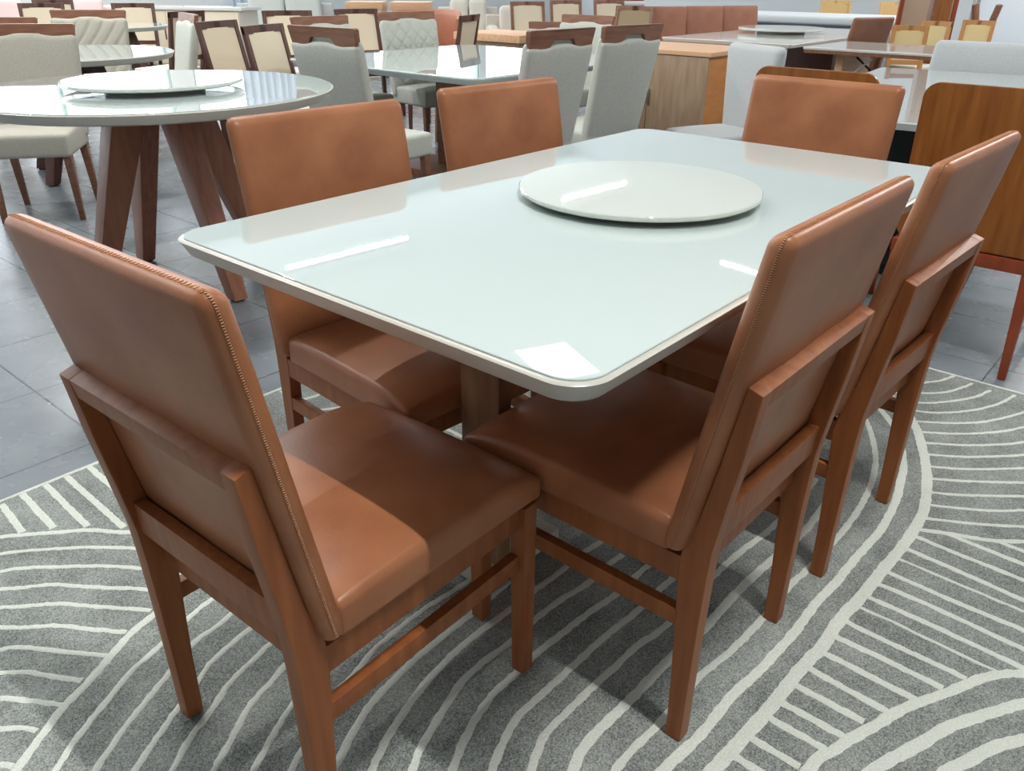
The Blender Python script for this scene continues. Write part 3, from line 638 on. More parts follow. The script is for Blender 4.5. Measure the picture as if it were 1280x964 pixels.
def round_table(label, loc, rotz, R, susan=None, name='round_dining_table', z=.784, rho=.85, wood='round_wood', splay0=.16, legw=(.115, .07)):
    t = thing(name, label, 'table', loc, rotz)
    bm = BM()
    lathe(bm, [(0, z-.042), (R-.03, z-.042), (R-.015, z-.036), (R-.002, z-.012), (R, z-.006), (R-.003, z-.0035), (R-.006, z-.003), (0, z-.003)], 128)
    tp = obj('tabletop', bm, M['white_lacquer'], t, 25)
    bm = BM(); lathe(bm, [(0, z-.0028), (R-.008, z-.0028), (R-.008, z-.001), (R-.0095, z), (0, z)], 128); obj('glass_top', bm, M['table_glass'], tp, 20)
    bm = BM(); lathe(bm, [(0, z-.10), (splay0+.06, z-.10), (splay0+.06, z-.042), (0, z-.042)], 48); obj('hub', bm, M['dark_wood'], t)
    for k in range(4):
        a = PI/2*k; d = Vector((math.cos(a), math.sin(a), 0)); s = Vector((-d.y, d.x, 0))
        bm = BM()
        def ring(c, w, dp): return [tuple(c+d*dp/2*i+s*w/2*j) for i, j in ((-1, -1), (1, -1), (1, 1), (-1, 1))]
        hexa(bm, ring(d*rho+Vector((0, 0, .008)), legw[1]*.9, legw[1]), ring(d*splay0+Vector((0, 0, z-.045)), legw[0]*.85, legw[0]*1.3), .006)
        lg = obj('leg', bm, M[wood], t)
        bm = BM(); box(bm, d.x*rho-.022, d.x*rho+.022, d.y*rho-.022, d.y*rho+.022, 0, .009, .002); obj('foot_pad', bm, M['rubber'], lg)
    return t

def lazy_susan(label, loc, R, th=.022, lift=.0, m='susan_white'):
    t = thing('lazy_susan', label, 'turntable', loc, 0, None)
    bm = BM()
    lathe(bm, [(0, lift+.004), (R*.86, lift+.004), (R-.014, lift+.006), (R-.004, lift+.009), (R, lift+.013), (R, lift+th-.002), (R-.002, lift+th), (0, lift+th)], 128)
    obj('turning_top', bm, M[m], t, 25)
    bm = BM(); lathe(bm, [(0, 0), (R*.55, 0), (R*.55, lift+.005), (0, lift+.005)], 64); obj('bearing_base', bm, M['light_metal'], t)
    return t
# ------------------------------------------------------------------ the setting
X0, X1, Y0, Y1, ZC = -7.0, 16.5, -6.0, 12.6, 4.8
bm = BM(); box(bm, X0-.1, X1+.1, Y0-.1, Y1+.1, FLOOR-.1, FLOOR, 0); struct('floor', bm, M['slate'])
bm = BM(); box(bm, X0-.1, X1+.1, Y0-.1, Y1+.1, ZC, ZC+.1, 0); struct('ceiling', bm, M['ceiling'])
bm = BM(); box(bm, X0-.2, X0, Y0-.1, Y1+.1, FLOOR, ZC, 0); struct('wall_left', bm, M['wall'])
bm = BM(); box(bm, X0, X1, Y0-.2, Y0, FLOOR, ZC, 0); struct('wall_near', bm, M['wall'])
bm = BM(); box(bm, X1, X1+.2, Y0-.1, Y1+.1, FLOOR, ZC, 0); struct('wall_right', bm, M['wall'])
# far wall with a long shop window band
WIN = [(-6.2, -2.6), (-2.2, 1.4), (1.8, 5.4), (5.8, 9.4), (9.8, 13.0), (13.2, 16.2)]
WZ0, WZ1 = .95, 4.3
bm = BM()
box(bm, X0, X1, Y1, Y1+.2, FLOOR, WZ0, 0); box(bm, X0, X1, Y1, Y1+.2, WZ1, ZC, 0)
xs = [X0]+[v for w in WIN for v in w]+[X1]
for a, b in zip(xs[::2], xs[1::2]): box(bm, a, b, Y1, Y1+.2, WZ0, WZ1, 0)
struct('wall_far', bm, M['wall'])
gm = bpy.data.materials.new('window_glass'); gm.use_nodes = True
nt = gm.node_tree; nt.nodes.clear()
o_ = nt.nodes.new('ShaderNodeOutputMaterial'); mxs = nt.nodes.new('ShaderNodeMixShader'); tr = nt.nodes.new('ShaderNodeBsdfTransparent'); gl = nt.nodes.new('ShaderNodeBsdfGlossy')
gl.inputs['Roughness'].default_value = .02; mxs.inputs[0].default_value = .07
nt.links.new(tr.outputs[0], mxs.inputs[1]); nt.links.new(gl.outputs[0], mxs.inputs[2]); nt.links.new(mxs.outputs[0], o_.inputs['Surface'])
for k, (a, b) in enumerate(WIN):
    bm = BM()
    for x in (a, (a+b)/2-.025, b-.05): box(bm, x, x+.05, Y1+.03, Y1+.11, WZ0, WZ1, .003)
    for z in (WZ0, 2.75, WZ1-.05): box(bm, a, b, Y1+.03, Y1+.11, z, z+.05, .003)
    w = struct('window_%d' % (k+1), bm, M['teal_frame'])
    bm = BM(); box(bm, a+.02, b-.02, Y1+.06, Y1+.066, WZ0+.02, WZ1-.02, 0); obj('pane', bm, gm, w)
    L = bpy.data.lights.new('sky_portal', 'AREA'); L.shape = 'RECTANGLE'; L.size = b-a; L.size_y = WZ1-WZ0; L.cycles.is_portal = True
    lo = bpy.data.objects.new('sky_portal', L); COL.objects.link(lo); lo.location = ((a+b)/2, Y1+.19, (WZ0+WZ1)/2); lo.rotation_euler = (-PI/2, 0, 0)
wd = bpy.data.worlds.new('overcast'); SC.world = wd; wd.use_nodes = True
bg = wd.node_tree.nodes['Background']; bg.inputs['Color'].default_value = (.86, .93, 1, 1); bg.inputs['Strength'].default_value = WORLD

# ceiling lights -----------------------------------------------------------------
def tube_light(label, x, y, rz, length, power, vis=True):
    t = thing('tube_light', label, 'ceiling light', (x, y, ZC-.12), rz, 'fluorescent tube lights on the ceiling')
    bm = BM(); box(bm, -length/2, length/2, -.05, .05, -.045, 0, .004); box(bm, -length*.3, -length*.3+.03, -.015, .015, 0, .12, .002); box(bm, length*.3, length*.3+.03, -.015, .015, 0, .12, .002); obj('housing', bm, M['light_metal'], t)
    bm = BM(); lathe(bm, [(0, -length/2+.02), (.016, -length/2+.02), (.016, length/2-.02), (0, length/2-.02)], 16)
    bmesh.ops.transform(bm, matrix=Matrix.Rotation(PI/2, 4, 'Y'), verts=bm.verts); bmesh.ops.translate(bm, vec=(0, 0, -.066), verts=bm.verts)
    obj('tube', bm, M['tube'], t)
    L = bpy.data.lights.new('tube_glow', 'AREA'); L.shape = 'RECTANGLE'; L.size = length-.04; L.size_y = .05; L.energy = power; L.color = (1, .985, .95)
    lo = bpy.data.objects.new('tube_glow', L); COL.objects.link(lo); lo.parent = t; lo.location = (0, 0, -.09)
    return t
tube_light('long lit fluorescent tube mirrored near the left end of the white table', 6.47, 9.58, -.078, 2.5, TUBE)
tube_light('lit fluorescent tube on the ceiling, mirrored in the turntable', 12.69, 8.93, -.07, 2.2, TUBE)
tube_light('short lit fluorescent tube mirrored near the right edge of the white table', 10.12, 3.99, 1.40, 1.3, TUBE*.6)
# rug tube read from seat shadows; other unseen tubes added to brighten the showroom
n = 0
ROWLAB = ['over the rug', 'over the aisle behind the rug', 'over the round table', 'near the left wall', 'near the near wall', 'over the far aisle']
for x, y, l, p in UNSEEN_TUBES:
    tube_light('lit fluorescent tube placed unseen on the ceiling to light the rug and showroom', x, y, (PI/2 if y == -1.5 else 0), l, p)
t = thing('panel_light', 'square lit panel light on the ceiling, mirrored at the near corner of the white table', 'ceiling light', (5.64, 4.48, ZC), -.45)
bm = BM(); box(bm, -.40, .40, -.52, .52, -.03, 0, .004); obj('housing', bm, M['light_metal'], t)
bm = BM(); box(bm, -.36, .36, -.48, .48, -.036, -.03, 0); obj('diffuser', bm, M['led_panel'], t)

# ------------------------------------------------------------------ rug
RX0, RX1, RY0, RY1 = -2.3, 1.182, -2.0, 1.027
def on_rug(bm):
    box(bm, RX0, RX1, RY0, RY1, FLOOR, -.0015, .002, 0)
    rnd = random.Random(3)
    cnt = [0]
    def strip(pts, w):
        cnt[0] += 1; zt = -.0011+cnt[0]*1e-5
        t = BM(); P = catmull(pts, 10); prev = None
        # resample evenly
        Q = [P[0]]
        for p in P[1:]:
            while (p-Q[-1]).length > .012: Q.append(Q[-1]+(p-Q[-1]).normalized()*.012)
        for i, p in enumerate(Q):
            if not (RX0+.004 < p.x < RX1-.004 and RY0+.004 < p.y < RY1-.004): prev = None; continue
            d = (Q[min(i+1, len(Q)-1)]-Q[max(i-1, 0)]).normalized(); nn = Vector((-d.y, d.x, 0))
            h = w/2; j = .0016
            a, b = p+nn*(h+rnd.uniform(-j, j)), p-nn*(h+rnd.uniform(-j, j)); c, e = p+nn*h*.72, p-nn*h*.72
            ring = [t.verts.new((a.x, a.y, -.0016)), t.verts.new((c.x, c.y, zt)), t.verts.new((e.x, e.y, zt)), t.verts.new((b.x, b.y, -.0016))]
            if prev:
                for k in range(3): t.faces.new((prev[k], prev[k+1], ring[k+1], ring[k]))
            prev = ring
        merge(bm, t, 1)
        return
    for w, pts in RUG_LINES: strip(pts, w)
    for a, b in (((RX0, RY1-.006), (RX1, RY1-.006)), ((RX1-.006, RY0), (RX1-.006, RY1)), ((RX0, RY0+.006), (RX1, RY0+.006)), ((RX0+.006, RY0), (RX0+.006, RY1))):
        strip([a, ((a[0]+b[0])/2, (a[1]+b[1])/2), b], .012)
bm = BM(); on_rug(bm)
rug = obj('rug', bm, [M['rug_grey'], M['rug_cream']], None, 60)
tag(rug, 'grey rug with cream curved and striped lines under the dining set', 'rug')

# ------------------------------------------------------------------ main dining table
TX, TY, TZ = -.300, -.193, .818
t = thing('dining_table', 'white glass-topped rectangular dining table with rounded corners on the striped rug', 'table', (TX, TY, 0))
HX, HY = .805, .476
bm = BM()
L = []
for inset, z in ((.024, TZ-.038), (.018, TZ-.0365), (.013, TZ-.032), (.003, TZ-.011), (.0, TZ-.006), (.003, TZ-.0035), (.006, TZ-.003)):
    L.append([(x, y, z) for x, y in rrect(HX-inset, HY-inset, .059-inset*.6, 12)])
loft(bm, L)
top = obj('tabletop', bm, M['white_lacquer'], t, 40)
bm = BM()
L = [[(x, y, z) for x, y in rrect(HX-i, HY-i, .052, 12)] for i, z in ((.0085, TZ-.0028), (.0085, TZ-.001), (.0098, TZ))]
loft(bm, L); obj('glass_top', bm, M['table_glass'], top, 40)
bm = BM()
for a in (-.003,): box(bm, -.60, .60, -.28, .28, TZ-.07, TZ-.038, .004)
obj('underframe', bm, M['pedestal_wood'], t)
for xa, xb, ya, yb in ((-.70, -.66, -.178, -.070), (.06, .10, -.178, -.070)):
    bm = BM(); box(bm, xa-TX, xb-TX, ya-TY, yb-TY, .04, TZ-.07, .003); pc_ = obj('pedestal', bm, M['pedestal_wood'], t)
    bm = BM(); box(bm, xa-TX-.05, xb-TX+.17, -.19-TY, -.035-TY, .008, .04, .003); obj('base_plate', bm, M['white_lacquer'], pc_)
    bm = BM(); box(bm, xa-TX-.035, xb-TX+.155, -.175-TY, -.05-TY, 0, .008, .001); obj('base_foot', bm, M['dark_wood'], pc_)
lazy_susan('white lacquered turntable in the middle of the white rectangular table', (-.273, -.206, TZ), .261, .0205, .0035)

# ------------------------------------------------------------------ six leather chairs
G = 'tan leather chairs round the white table'
PR = leather_chair('nearest tan leather chair, at the left end of the white table, back to the viewer', G, (-1.1307*S, -.1861*S, 0), math.radians(-88.25))
dup(PR, (-.6236*S, -.4504*S, 0), math.radians(-.42), 'tan leather chair on the near long side, closest to the near table corner', G)
dup(PR, (.0317*S, -.4758*S, 0), math.radians(-2.0), 'tan leather chair at the right picture edge, second on the near long side', G)
dup(PR, CH_L1[:2]+(0,), math.radians(CH_L1[2]), 'tan leather chair behind the left corner of the white table, its seat showing underneath', G)
dup(PR, CH_L2[:2]+(0,), math.radians(CH_L2[2]), 'tan leather chair behind the white table, just left of the two grey chairs', G)
dup(PR, CH_B[:2]+(0,), math.radians(CH_B[2]), 'tan leather chair at the far end of the white table, hiding a plywood-backed chair', G)
# ------------------------------------------------------------------ the showroom behind: round table on the left
RT = (-.08, 2.28)
round_table('large white round dining table with splayed dark wood legs, left of the dining set', (RT[0], RT[1], FLOOR), 0, .726, z=.831, rho=.40, splay0=.13)
lazy_susan('white turntable on the large round table', (-.07, 2.29, .82), .355, .022, .013)

def back_at(x, y, rz, off=.36):
    """floor point of a chair whose top of back is over (x, y), facing rz (0 = +Y)"""
    return (x-off*math.sin(rz), y+off*math.cos(rz), FLOOR)
R_ = math.radians
def put(proto, x, y, deg, label, group=None, off=.30, tilt=None):
    return dup(proto, back_at(x, y, R_(deg), off), R_(deg), label, group, tilt)

GH = 'grey chairs with wooden handle rails'
HO = .28
hc = handle_chair('grey handle-rail chair, left one of the two behind the white table, rear showing', GH, back_at(1.64, 1.50, R_(-3), HO), R_(-3), H=1.026)
put(hc, 2.23, 1.47, -6, 'grey handle-rail chair, right one of the two, next to the wooden cabinet', GH, HO)
put(hc, .90, 2.40, -86, 'grey chair with wooden handle rail beside the right rim of the large round table', GH, HO)
hf = handle_chair('grey chair with wooden handle rail, half hidden behind the one beside the round table', GH, back_at(2.16, 4.10, R_(178), HO), R_(178), H=.985)
put(hf, 3.84, 2.93, 92, 'grey chair seen above and between the two behind the white table', GH, HO)
handle_chair('grey chair whose wooden rail shows above the low wooden box', GH, back_at(4.45, 3.72, R_(120), HO), R_(120), H=.89)
put(hf, 1.66, 5.05, 74, 'grey chair seen edge-on between the small round table and the cane chairs', GH, HO)
ht = handle_chair('taupe chair with wooden handle rail facing the viewer behind the large round table', GH, back_at(.17, 4.16, R_(144), HO), R_(144), 'fabric_taupe', wood='mid_wood', H=.995, hw=.25)
hs = handle_chair('taupe chair showing only its wooden rail at the left picture edge', GH, back_at(.77, 6.22, R_(144), HO), R_(144), 'fabric_taupe', wood='mid_wood', H=.945, hw=.25)
hq = handle_chair('taupe chair with diagonal quilting behind the second round table', GH, back_at(1.27, 5.83, R_(140), HO), R_(140), 'fabric_taupe', 'diagonal', H=.996, hw=.265)
hd = handle_chair('grey chair with diamond quilted back at the square white table', GH, back_at(2.92, 4.0, R_(172), HO), R_(172), 'fabric_grey', 'diamond', H=1.0, hw=.25)

rect_table('square white glass-topped table between the grey chairs', (2.51, 2.94, FLOOR), 0, .89, .87, 'table_glass', th=.042, base='centre', wood='mid_wood', r=.09, under=.03, z=.751)
round_table('second smaller white round table behind the large one', (.65, 4.82, FLOOR), .5, .65, rho=.42, z=.784, splay0=.12, wood='dark_wood')
round_table('farthest white round table with dark legs at upper left', (2.3, 7.65, FLOOR), .3, .50, rho=.4, z=.784, splay0=.12, wood='dark_wood')

GC = 'cane-backed chairs'
CO = .30
cc = cane_chair('cane-backed chair in dark wood frame, left of the leaning pair behind the round table', GC, back_at(1.59, 4.55, R_(-158), CO), R_(-158))
put(cc, 1.55, 3.92, -158, 'cane-backed chair in dark wood frame, right of the leaning pair, beside the grey chair', GC, CO)
put(cc, 3.05, 5.77, 150, 'cane-backed chair behind the leaning pair, below the grey sofa', GC, CO)
put(cc, 3.80, 5.70, 165, 'cane-backed chair whose top shows left of the diamond quilted chair', GC, CO)
put(cc, 2.92, 8.44, 140, 'upright cane-backed chair behind the farthest round table', GC, CO)
put(cc, 2.17, 8.98, 150, 'cane-backed chair at the far left above the taupe chair', GC, CO)
put(cc, 1.25, 8.35, 150, 'cane-backed chair cut by the left picture edge, farthest left', GC, CO)
put(cc, 2.75, 10.1, 150, 'cane-backed chair in the farthest row, third from the top left corner', GC, CO)
put(cc, 3.72, 4.08, 23, 'narrow dark-framed cane-backed chair at the far corner of the square table', GC, CO)
put(cc, 2.3, 6.2, 20, 'small dark-framed chair seen edge-on above the leaning pair of cane chairs', GC, CO)
cb = cane_chair('cane-backed chair with mid-brown frame in front of the cream sofa', GC, back_at(6.72, 5.95, R_(150), CO), R_(150), wood='mid_wood', H=.965)
put(cb, 7.62, 6.04, 150, 'cane-backed chair with mid-brown frame, left of two close together in the far centre', GC, CO)
put(cb, 8.2, 5.75, 150, 'cane-backed chair with mid-brown frame, right of two close together in the far centre', GC, CO)
co = cane_chair('olive cane-backed chair standing left of the three brown leather chairs', GC, back_at(6.53, 4.24, R_(100), CO), R_(100), wood='mid_wood', cane='olive_cane', H=.96)
GY = 'honey-coloured cane chairs'
cy = cane_chair('honey-coloured cane chair behind the left part of the pale bed', GY, back_at(11.4, 3.88, R_(130), CO), R_(130), wood='cane_yellow', cane='cane_yellow', H=.955)
put(cy, 11.35, 3.0, 130, 'honey-coloured cane chair right of the pale bed, behind the dark brown chair', GY, CO)
cz = cane_chair('pale cane chair right of the dark brown leather chair', GY, back_at(6.78, 1.40, R_(120), CO), R_(120), wood='honey_wood', cane='cane_light', H=.87, hw=.16, tilt=.1)
put(cz, 7.85, 1.43, 75, 'narrow pale cane chair, second right of the dark brown leather chair', GY, CO)
put(cz, 8.42, 1.18, 84, 'pale cane chair just left of the upturned table base', GY, CO)

GB = 'plain brown leather chairs'
LO = .345
lb = leather_chair('brown leather chair, leftmost of the row of three behind the white table with turntable', GB, back_at(6.80, 4.02, R_(146), LO), R_(146), 'brown_leather_pink', 'mid_wood')
put(lb, 7.30, 3.82, 148, 'brown leather chair, middle of the row of three', GB, LO)
put(lb, 7.78, 3.62, 150, 'brown leather chair, right end of the row of three', GB, LO)
leather_chair('dark brown leather chair seen from the rear, leaning beside the long white table with turntable', GB, back_at(5.88, 1.42, R_(-22), LO), R_(-22), 'brown_leather_dark', 'mid_wood')

rect_table('long white table with a turntable and dark edge, in front of the pale bed', (6.15, 2.3, FLOOR), 0, 1.25, .60, 'white_top', th=.03, base='pedestal', wood='dark_wood', r=.03, under=.01)
lazy_susan('white turntable on the long table in front of the pale bed', (6.25, 2.4, .773), .40, .03, .02)
rect_table('white-topped table at right between the plywood chairs and the pale chair', (2.55, .03, FLOOR), R_(7), 1.07, .40, 'table_glass', th=.03, base='centre', wood='black_board', r=.03, under=.008)
# table with crossed steel braces
t = rect_table('narrow cream-topped table with wooden edge and crossed metal braces', (5.2, .85, FLOOR), 0, .44, .70, 'white_top', th=.018, base='none', r=.01, under=.004)
bm = BM(); box(bm, -.43, .43, -.69, .69, .741, .766, .002); obj('wooden_edge', bm, M['mid_wood'], t)
for s in (-1, 1):
    bm = BM(); box(bm, -.30, .30, *sorted((s*.42, s*.48)), 0, .741, .004); obj('leg_panel', bm, M['light_wood'], t)
for a, b in (((-.02, -.42, .08), (-.02, .42, .70)), ((.02, .42, .08), (.02, -.42, .70))):
    bm = BM(); bar(bm, a, b, .014, .014, .002); obj('brace', bm, M['black_metal'], t)
bm = BM(); bar(bm, (-.32, .66, .30), (-.32, .20, .72), .014, .014, .002); obj('brace', bm, M['steel'], t)

GP = 'chairs with plywood backs'
pc = ply_chair('chair with curved plywood back at the right picture edge, behind the leather chairs', GP, back_at(1.265, -.565, R_(-90), .245), R_(-90))
put(pc, 1.365, .085, -90, 'chair with plywood back, only its rounded top showing behind the far leather chair', GP, .245)
GL = 'pale grey upholstered chairs'
pl_ = plain_chair('pale grey upholstered chair at the far end of the white-topped table at right', GL, back_at(3.82, .03, R_(90), .27), R_(90), H=.935, hw=.32)
plain_chair('pale grey upholstered chair between the wooden cabinet and the plywood-backed chair', GL, back_at(2.80, .97, R_(66), .22), R_(66), H=.925, hw=.20, lean=.02, taper=.12)

# wooden cabinet behind the pair of grey chairs
t = thing('wooden_cabinet', 'wooden cabinet with grey-brown front and orange side, right of the pair of grey chairs', 'cabinet', (4.32, 2.40, FLOOR))
bm = BM(); box(bm, -.36, .36, -.50, .50, .03, .735, .003); obj('carcass', bm, M['box_wood'], t)
bm = BM(); box(bm, -.39, .38, -.52, .52, .735, .765, .003); obj('worktop', bm, M['box_top'], t)
for y0, y1 in ((-.50, -.003), (.003, .50)):
    bm = BM(); box(bm, -.382, -.361, y0, y1, .06, .73, .003); d = obj('door', bm, M['box_front'], t)
    bm = BM(); yy = -.02 if y0 < 0 else .02
    box(bm, -.396, -.383, yy-.006, yy+.006, .36, .48, .002); obj('handle', bm, M['steel'], d)
bm = BM(); box(bm, -.33, .34, -.47, .47, 0, .03, .002); obj('plinth', bm, M['black_board'], t)
# low wooden box table
t = thing('coffee_table', 'low boxy wooden table behind the square white table', 'table', (4.62, 4.45, FLOOR))
bm = BM(); box(bm, -.31, .31, -.42, .42, .70, .765, .004); obj('tabletop', bm, M['light_wood'], t)
bm = BM(); box(bm, -.27, .27, -.38, .38, .06, .70, .004); obj('body', bm, M['taupe_wood'], t)
bm = BM(); box(bm, -.24, .24, -.35, .35, 0, .06, .002); obj('plinth', bm, M['dark_wood'], t)
# long pale sideboard at upper left
t = thing('sideboard', 'long cream sideboard with white top at the far upper left', 'sideboard', (4.75, 10.9, FLOOR), R_(-62))
bm = BM(); box(bm, -1.2, 1.2, -.28, .28, .79, .83, .004); obj('worktop', bm, M['white_top'], t)
bm = BM(); box(bm, -1.15, 1.15, -.25, .25, .05, .79, .004); obj('carcass', bm, M['cream_fabric'], t)
for k in range(4):
    a = -1.14+k*.57; bm = BM(); box(bm, a+.004, a+.566, -.268, -.251, .08, .77, .003); d = obj('door', bm, M['cane'], t)
    bm = BM(); box(bm, a+.52, a+.535, -.28, -.269, .40, .55, .002); obj('handle', bm, M['dark_wood'], d)
bm = BM(); box(bm, -1.1, 1.1, -.22, .22, 0, .05, .002); obj('plinth', bm, M['dark_wood'], t)

# sofas, armchair, bed
def sofa(name, label, loc, rz, w, fab, H=.82, seats=2, cat='sofa', wood='dark_wood'):
    t = thing(name, label, cat, loc, rz)
    bm = BM(); box(bm, -w/2, w/2, -.42, .42, .10, .30, .03, seg=3); obj('base', bm, M[fab], t)
    for s in (-1, 1):
        bm = BM(); pillow(bm, .09, .43, .25, .07, (3, 8, 4), lambda x, y, z, s=s: (x+s*(w/2-.09), y, z+.38)); obj('armrest', bm, M[fab], t, 60)
    cw = (w-.36)/seats
    for k in range(seats):
        cx = -w/2+.18+cw*(k+.5)
        bm = BM(); pillow(bm, cw/2-.005, .30, .075, .05, (6, 6, 3), lambda x, y, z, cx=cx: (x+cx, y+.09, z+.375+(.02*max(0, 1-(x/cw*2)**2)))); obj('seat_cushion', bm, M[fab], t, 60)
        bm = BM(); pillow(bm, cw/2-.005, .10, (H-.38)/2, .07, (6, 4, 6), lambda x, y, z, cx=cx: (x+cx, y-.22-.15*(z), z+(H+.38)/2-.0)); obj('back_cushion', bm, M[fab], t, 60)
    bm = BM(); box(bm, -w/2, w/2, -.46, -.34, .12, H-.12, .03, seg=3); obj('back_panel', bm, M[fab], t)
    for sx in (-1, 1):
        for sy in (-1, 1):
            bm = BM(); bar(bm, (sx*(w/2-.08), sy*.36, .11), (sx*(w/2-.06), sy*.38, 0), .05, .05, .004, w2=.03, d2=.03); obj('leg', bm, M[wood], t)
    return t
sofa('sofa', 'light grey sofa with loose back cushions in front of the blue curtain', (6.5, 10.75, FLOOR), R_(143), 1.5, 'sofa_grey', .95)
sofa('sofa', 'cream sofa with puffy back cushions at the far centre, behind the orange armchair', (8.26, 8.42, FLOOR), R_(135), .95, 'cream_fabric', .92, wood='mid_wood')
sofa('armchair', 'white cushioned armchair with wooden arms right of the cream sofa', (7.5, 6.80, FLOOR), R_(135), .8, 'cream_fabric', .88, 1, 'armchair', 'mid_wood')
t = thing('tub_armchair', 'orange leather tub armchair with curved back behind the diamond quilted chair', 'armchair', (5.75, 6.75, FLOOR), R_(135))
bm = BM()
prof = []
for k in range(25):
    a = R_(-110+220*k/24)+PI*1.5
    prof.append((math.cos(a), math.sin(a)))
tt = BM(); rows = []
for rr, z in ((.34, .18), (.36, .55), (.37, .80), (.39, .86), (.42, .87), (.44, .82), (.43, .5), (.40, .18)):
    rows.append([tt.verts.new((c*rr, s*rr, z-(0 if z < .5 else .16*max(0, s+.2)))) for c, s in prof])
for A, B in zip(rows, rows[1:]+rows[:1]):
    for i in range(len(A)-1): tt.faces.new((A[i], A[i+1], B[i+1], B[i]))
for e in (0, -1): tt.faces.new([r[e] for r in rows])
merge(bm, tt); obj('backrest', bm, M['orange_leather'], t, 60)
bm = BM(); lathe(bm, [(0, .18), (.33, .18), (.345, .24), (.345, .40), (.32, .45), (0, .46)], 48); obj('seat', bm, M['orange_leather'], t, 50)
for k in range(4):
    a = PI/4+PI/2*k; bm = BM(); bar(bm, (.24*math.cos(a), .24*math.sin(a), .19), (.29*math.cos(a), .29*math.sin(a), 0), .04, .04, .003, w2=.025, d2=.025); obj('leg', bm, M['dark_wood'], t)
t = thing('pale_bed', 'pale blue-grey upholstered bed with thick mattress beyond the long white table', 'bed', (9.95, 3.55, FLOOR))
bm = BM(); pillow(bm, .55, 1.12, .055, .045, (8, 10, 3), lambda x, y, z: (x, y, z+.765)); obj('mattress', bm, M['mattress'], t, 60)
bm = BM(); pillow(bm, .54, 1.11, .265, .04, (8, 10, 3), lambda x, y, z: (x, y, z+.435)); b_ = obj('bed_base', bm, M['bed_grey'], t, 60)
bm = BM(); box(bm, -.545, .545, -1.115, 1.115, .70, .712, .003); obj('piping', bm, M['seam_dark'], b_)
for sx in (-1, 1):
    for sy in (-1, 1):
        bm = BM(); box(bm, sx*.48-.03, sx*.48+.03, sy*1.02-.03, sy*1.02+.03, 0, .17, .004); obj('leg', bm, M['dark_wood'], t)

# boxes, boards, curtain, textiles at the far end
def carton(label, loc, rz, sx, sy, sz, m='light_wood'):
    t = thing('storage_box', label, 'box', loc, rz, 'pale wooden boxes at the far end')
    bm = BM(); box(bm, -sx/2, sx/2, -sy/2, sy/2, 0, sz*.90, .004); obj('body', bm, M['cream_fabric'], t)
    bm = BM(); box(bm, -sx/2-.01, sx/2+.01, -sy/2-.01, sy/2+.01, sz*.90, sz, .004); obj('lid', bm, M[m], t)
carton('pale wooden box with slanting lid, left of two at the far centre', (6.0, 8.15, FLOOR), R_(-48), .46, .6, .93)
carton('pale wooden box, right of two at the far centre', (6.42, 7.72, FLOOR), R_(-48), .5, .6, .93)
t = thing('curtain', 'pale blue curtain hanging in folds at the far upper left', 'curtain', (7.5, 12.35, FLOOR), 0)
bm = BM(); tt = BM(); rows = []
for z in (.04, 1.0, 2.2, 3.3):
    rows.append([tt.verts.new((-.9+1.8*i/120, .05*math.sin(i*.62)+.015*math.sin(i*.23), z)) for i in range(121)])
for A, B in zip(rows, rows[1:]):
    for i in range(120): tt.faces.new((A[i], A[i+1], B[i+1], B[i]))
merge(bm, tt); cu = obj('cloth', bm, M['curtain'], t, 60); so = cu.modifiers.new('thick', 'SOLIDIFY'); so.thickness = .006
bm = BM(); bar(bm, (-1, 0, 3.33), (1, 0, 3.33), .03, .03, .004); obj('rod', bm, M['steel'], t)
t = thing('folded_textiles', 'stack of red, blue and white striped cushions at the far top centre', 'cushions', (9.6, 6.45, FLOOR), R_(-49))
bm = BM(); box(bm, -.3, .3, -.3, .3, 0, .62, .01); obj('crate', bm, M['light_wood'], t)
for k, m in enumerate(('textile_white', 'textile_red', 'textile_blue', 'textile_white', 'textile_red')):
    bm = BM(); pillow(bm, .29, .28, .038, .03, (6, 6, 2), lambda x, y, z, k=k: (x, y, z+.66+k*.078)); obj('cushion', bm, M[m], t, 60)
t = thing('wardrobe_panel', 'tall orange-brown wooden panel standing at the upper right', 'wooden panel', (8.5, 1.62, FLOOR), R_(-49))
bm = BM(); box(bm, -.09, .09, -.03, .03, .03, 1.9, .004); obj('board', bm, M['ply'], t)
bm = BM(); box(bm, -.12, -.091, -.05, .05, .03, 1.9, .003); obj('side_strip', bm, M['mid_wood'], t)
bm = BM(); box(bm, -.22, .22, -.14, .14, 0, .03, .003); obj('base', bm, M['mid_wood'], t)
# upturned table base: four legs splayed upwards on a cross
t = thing('upturned_table_base', 'upturned wooden table base with four legs sticking up at the upper right', 'table base', (9.30, 1.36, FLOOR), R_(8))
bm = BM(); lathe(bm, [(0, 0), (.30, 0), (.30, .45), (.26, .47), (0, .47)], 32); obj('stand', bm, M['fabric_pale'], t)
bm = BM(); box(bm, -.08, .08, -.08, .08, .47, .60, .006); obj('hub', bm, M['mid_wood'], t)
for k in range(4):
    a = PI/4+PI/2*k; d = Vector((math.cos(a), math.sin(a), 0))
    bm = BM(); bar(bm, d*.05+Vector((0, 0, .57)), d*.17+Vector((0, 0, 1.00)), .06, .045, .004, w2=.045, d2=.035); obj('leg', bm, M['mid_wood'], t)
t = thing('white_headboard', 'large white panel standing behind the upturned table base', 'panel', (12.2, 1.75, FLOOR), R_(-52))
bm = BM(); box(bm, -.42, .42, -.04, .04, .02, 1.5, .01); obj('board', bm, M['panel_white'], t)
bm = BM(); box(bm, -.47, -.421, -.06, .06, 0, 1.52, .004); obj('side_post', bm, M['steel'], t)
bm = BM(); box(bm, .421, .47, -.06, .06, 0, 1.52, .004); obj('side_post', bm, M['steel'], t)
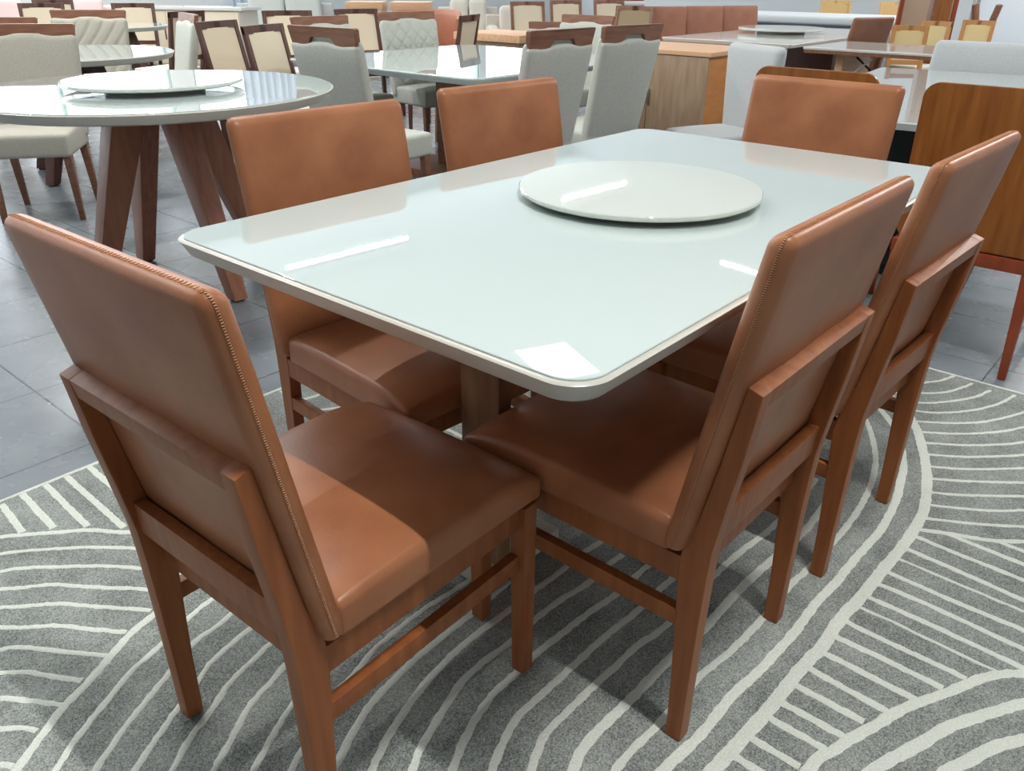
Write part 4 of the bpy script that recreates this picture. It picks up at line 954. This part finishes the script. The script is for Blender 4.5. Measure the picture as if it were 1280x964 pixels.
# framed grey boards leaning, upper right
for k, (x, y, rz, w) in enumerate(((9.2, 2.07, -52, .34), (9.6, 1.86, -60, .13))):
    t = thing('framed_board', ('wide' if k == 0 else 'narrow')+' grey-beige board in a wooden frame leaning at the upper right', 'framed board', (x, y, FLOOR), R_(rz), 'framed boards at the upper right')
    bm = BM(); box(bm, -w/2, w/2, -.012, .012, .36, 1.35, .003); obj('board', bm, M['taupe_wood'], t)
    for s in (-1, 1):
        bm = BM(); bar(bm, (s*(w/2+.025), 0, 0), (s*(w/2+.025), 0, 1.4), .05, .04, .003); obj('post', bm, M['red_wood'], t)
    for z in (.34, 1.37):
        bm = BM(); box(bm, -w/2, w/2, -.02, .02, z-.02, z+.02, .003); obj('rail', bm, M['red_wood'], t)
    for s in (-1, 1):
        bm = BM(); bar(bm, (s*(w/2+.025), -.2, .018), (s*(w/2+.025), .2, .018), .05, .035, .003); obj('foot', bm, M['red_wood'], t)
# blush seats far left behind the cane chairs
GS = 'blush armchairs at the far upper left'
t0 = sofa('armchair', 'blush cushioned armchair with dark frame at the top left picture corner', (2.6, 11.4, FLOOR), R_(150), .8, 'pink_cushion', .95, 1, 'armchair')
t0['group'] = GS
put(t0, 3.5, 11.0, 150, 'blush cushioned armchair, second from the top left picture corner', GS, 0)
# ------------------------------------------------------------------ camera and view
cam = bpy.data.cameras.new('camera'); co_ = bpy.data.objects.new('camera', cam); COL.objects.link(co_)
cam.sensor_fit = 'HORIZONTAL'; cam.sensor_width = 36; cam.lens = 1008.43/1280*36; cam.clip_start = .05
Rv = Vector((0.65367779, -0.75673942, 0.00712793)); Uv = Vector((0.33897674, 0.30120606, 0.89127419)); Fv = Vector((0.67660928, 0.58018994, -0.45340877))
mw = Matrix(((Rv.x, Uv.x, -Fv.x, -1.78663841), (Rv.y, Uv.y, -Fv.y, -1.14505782), (Rv.z, Uv.z, -Fv.z, 1.24663803), (0, 0, 0, 1)))
co_.matrix_world = mw
SC.camera = co_
SC.view_settings.view_transform = 'Standard'; SC.view_settings.look = 'None'; SC.view_settings.gamma = 1; SC.view_settings.use_curve_mapping = False
SC.view_settings.exposure = EXPOSURE
SC.cycles.use_denoising = True
SC.cycles.max_bounces = 8; SC.cycles.diffuse_bounces = 4; SC.cycles.glossy_bounces = 4; SC.cycles.sample_clamp_indirect = 8
SC.cycles.caustics_reflective = False; SC.cycles.caustics_refractive = False
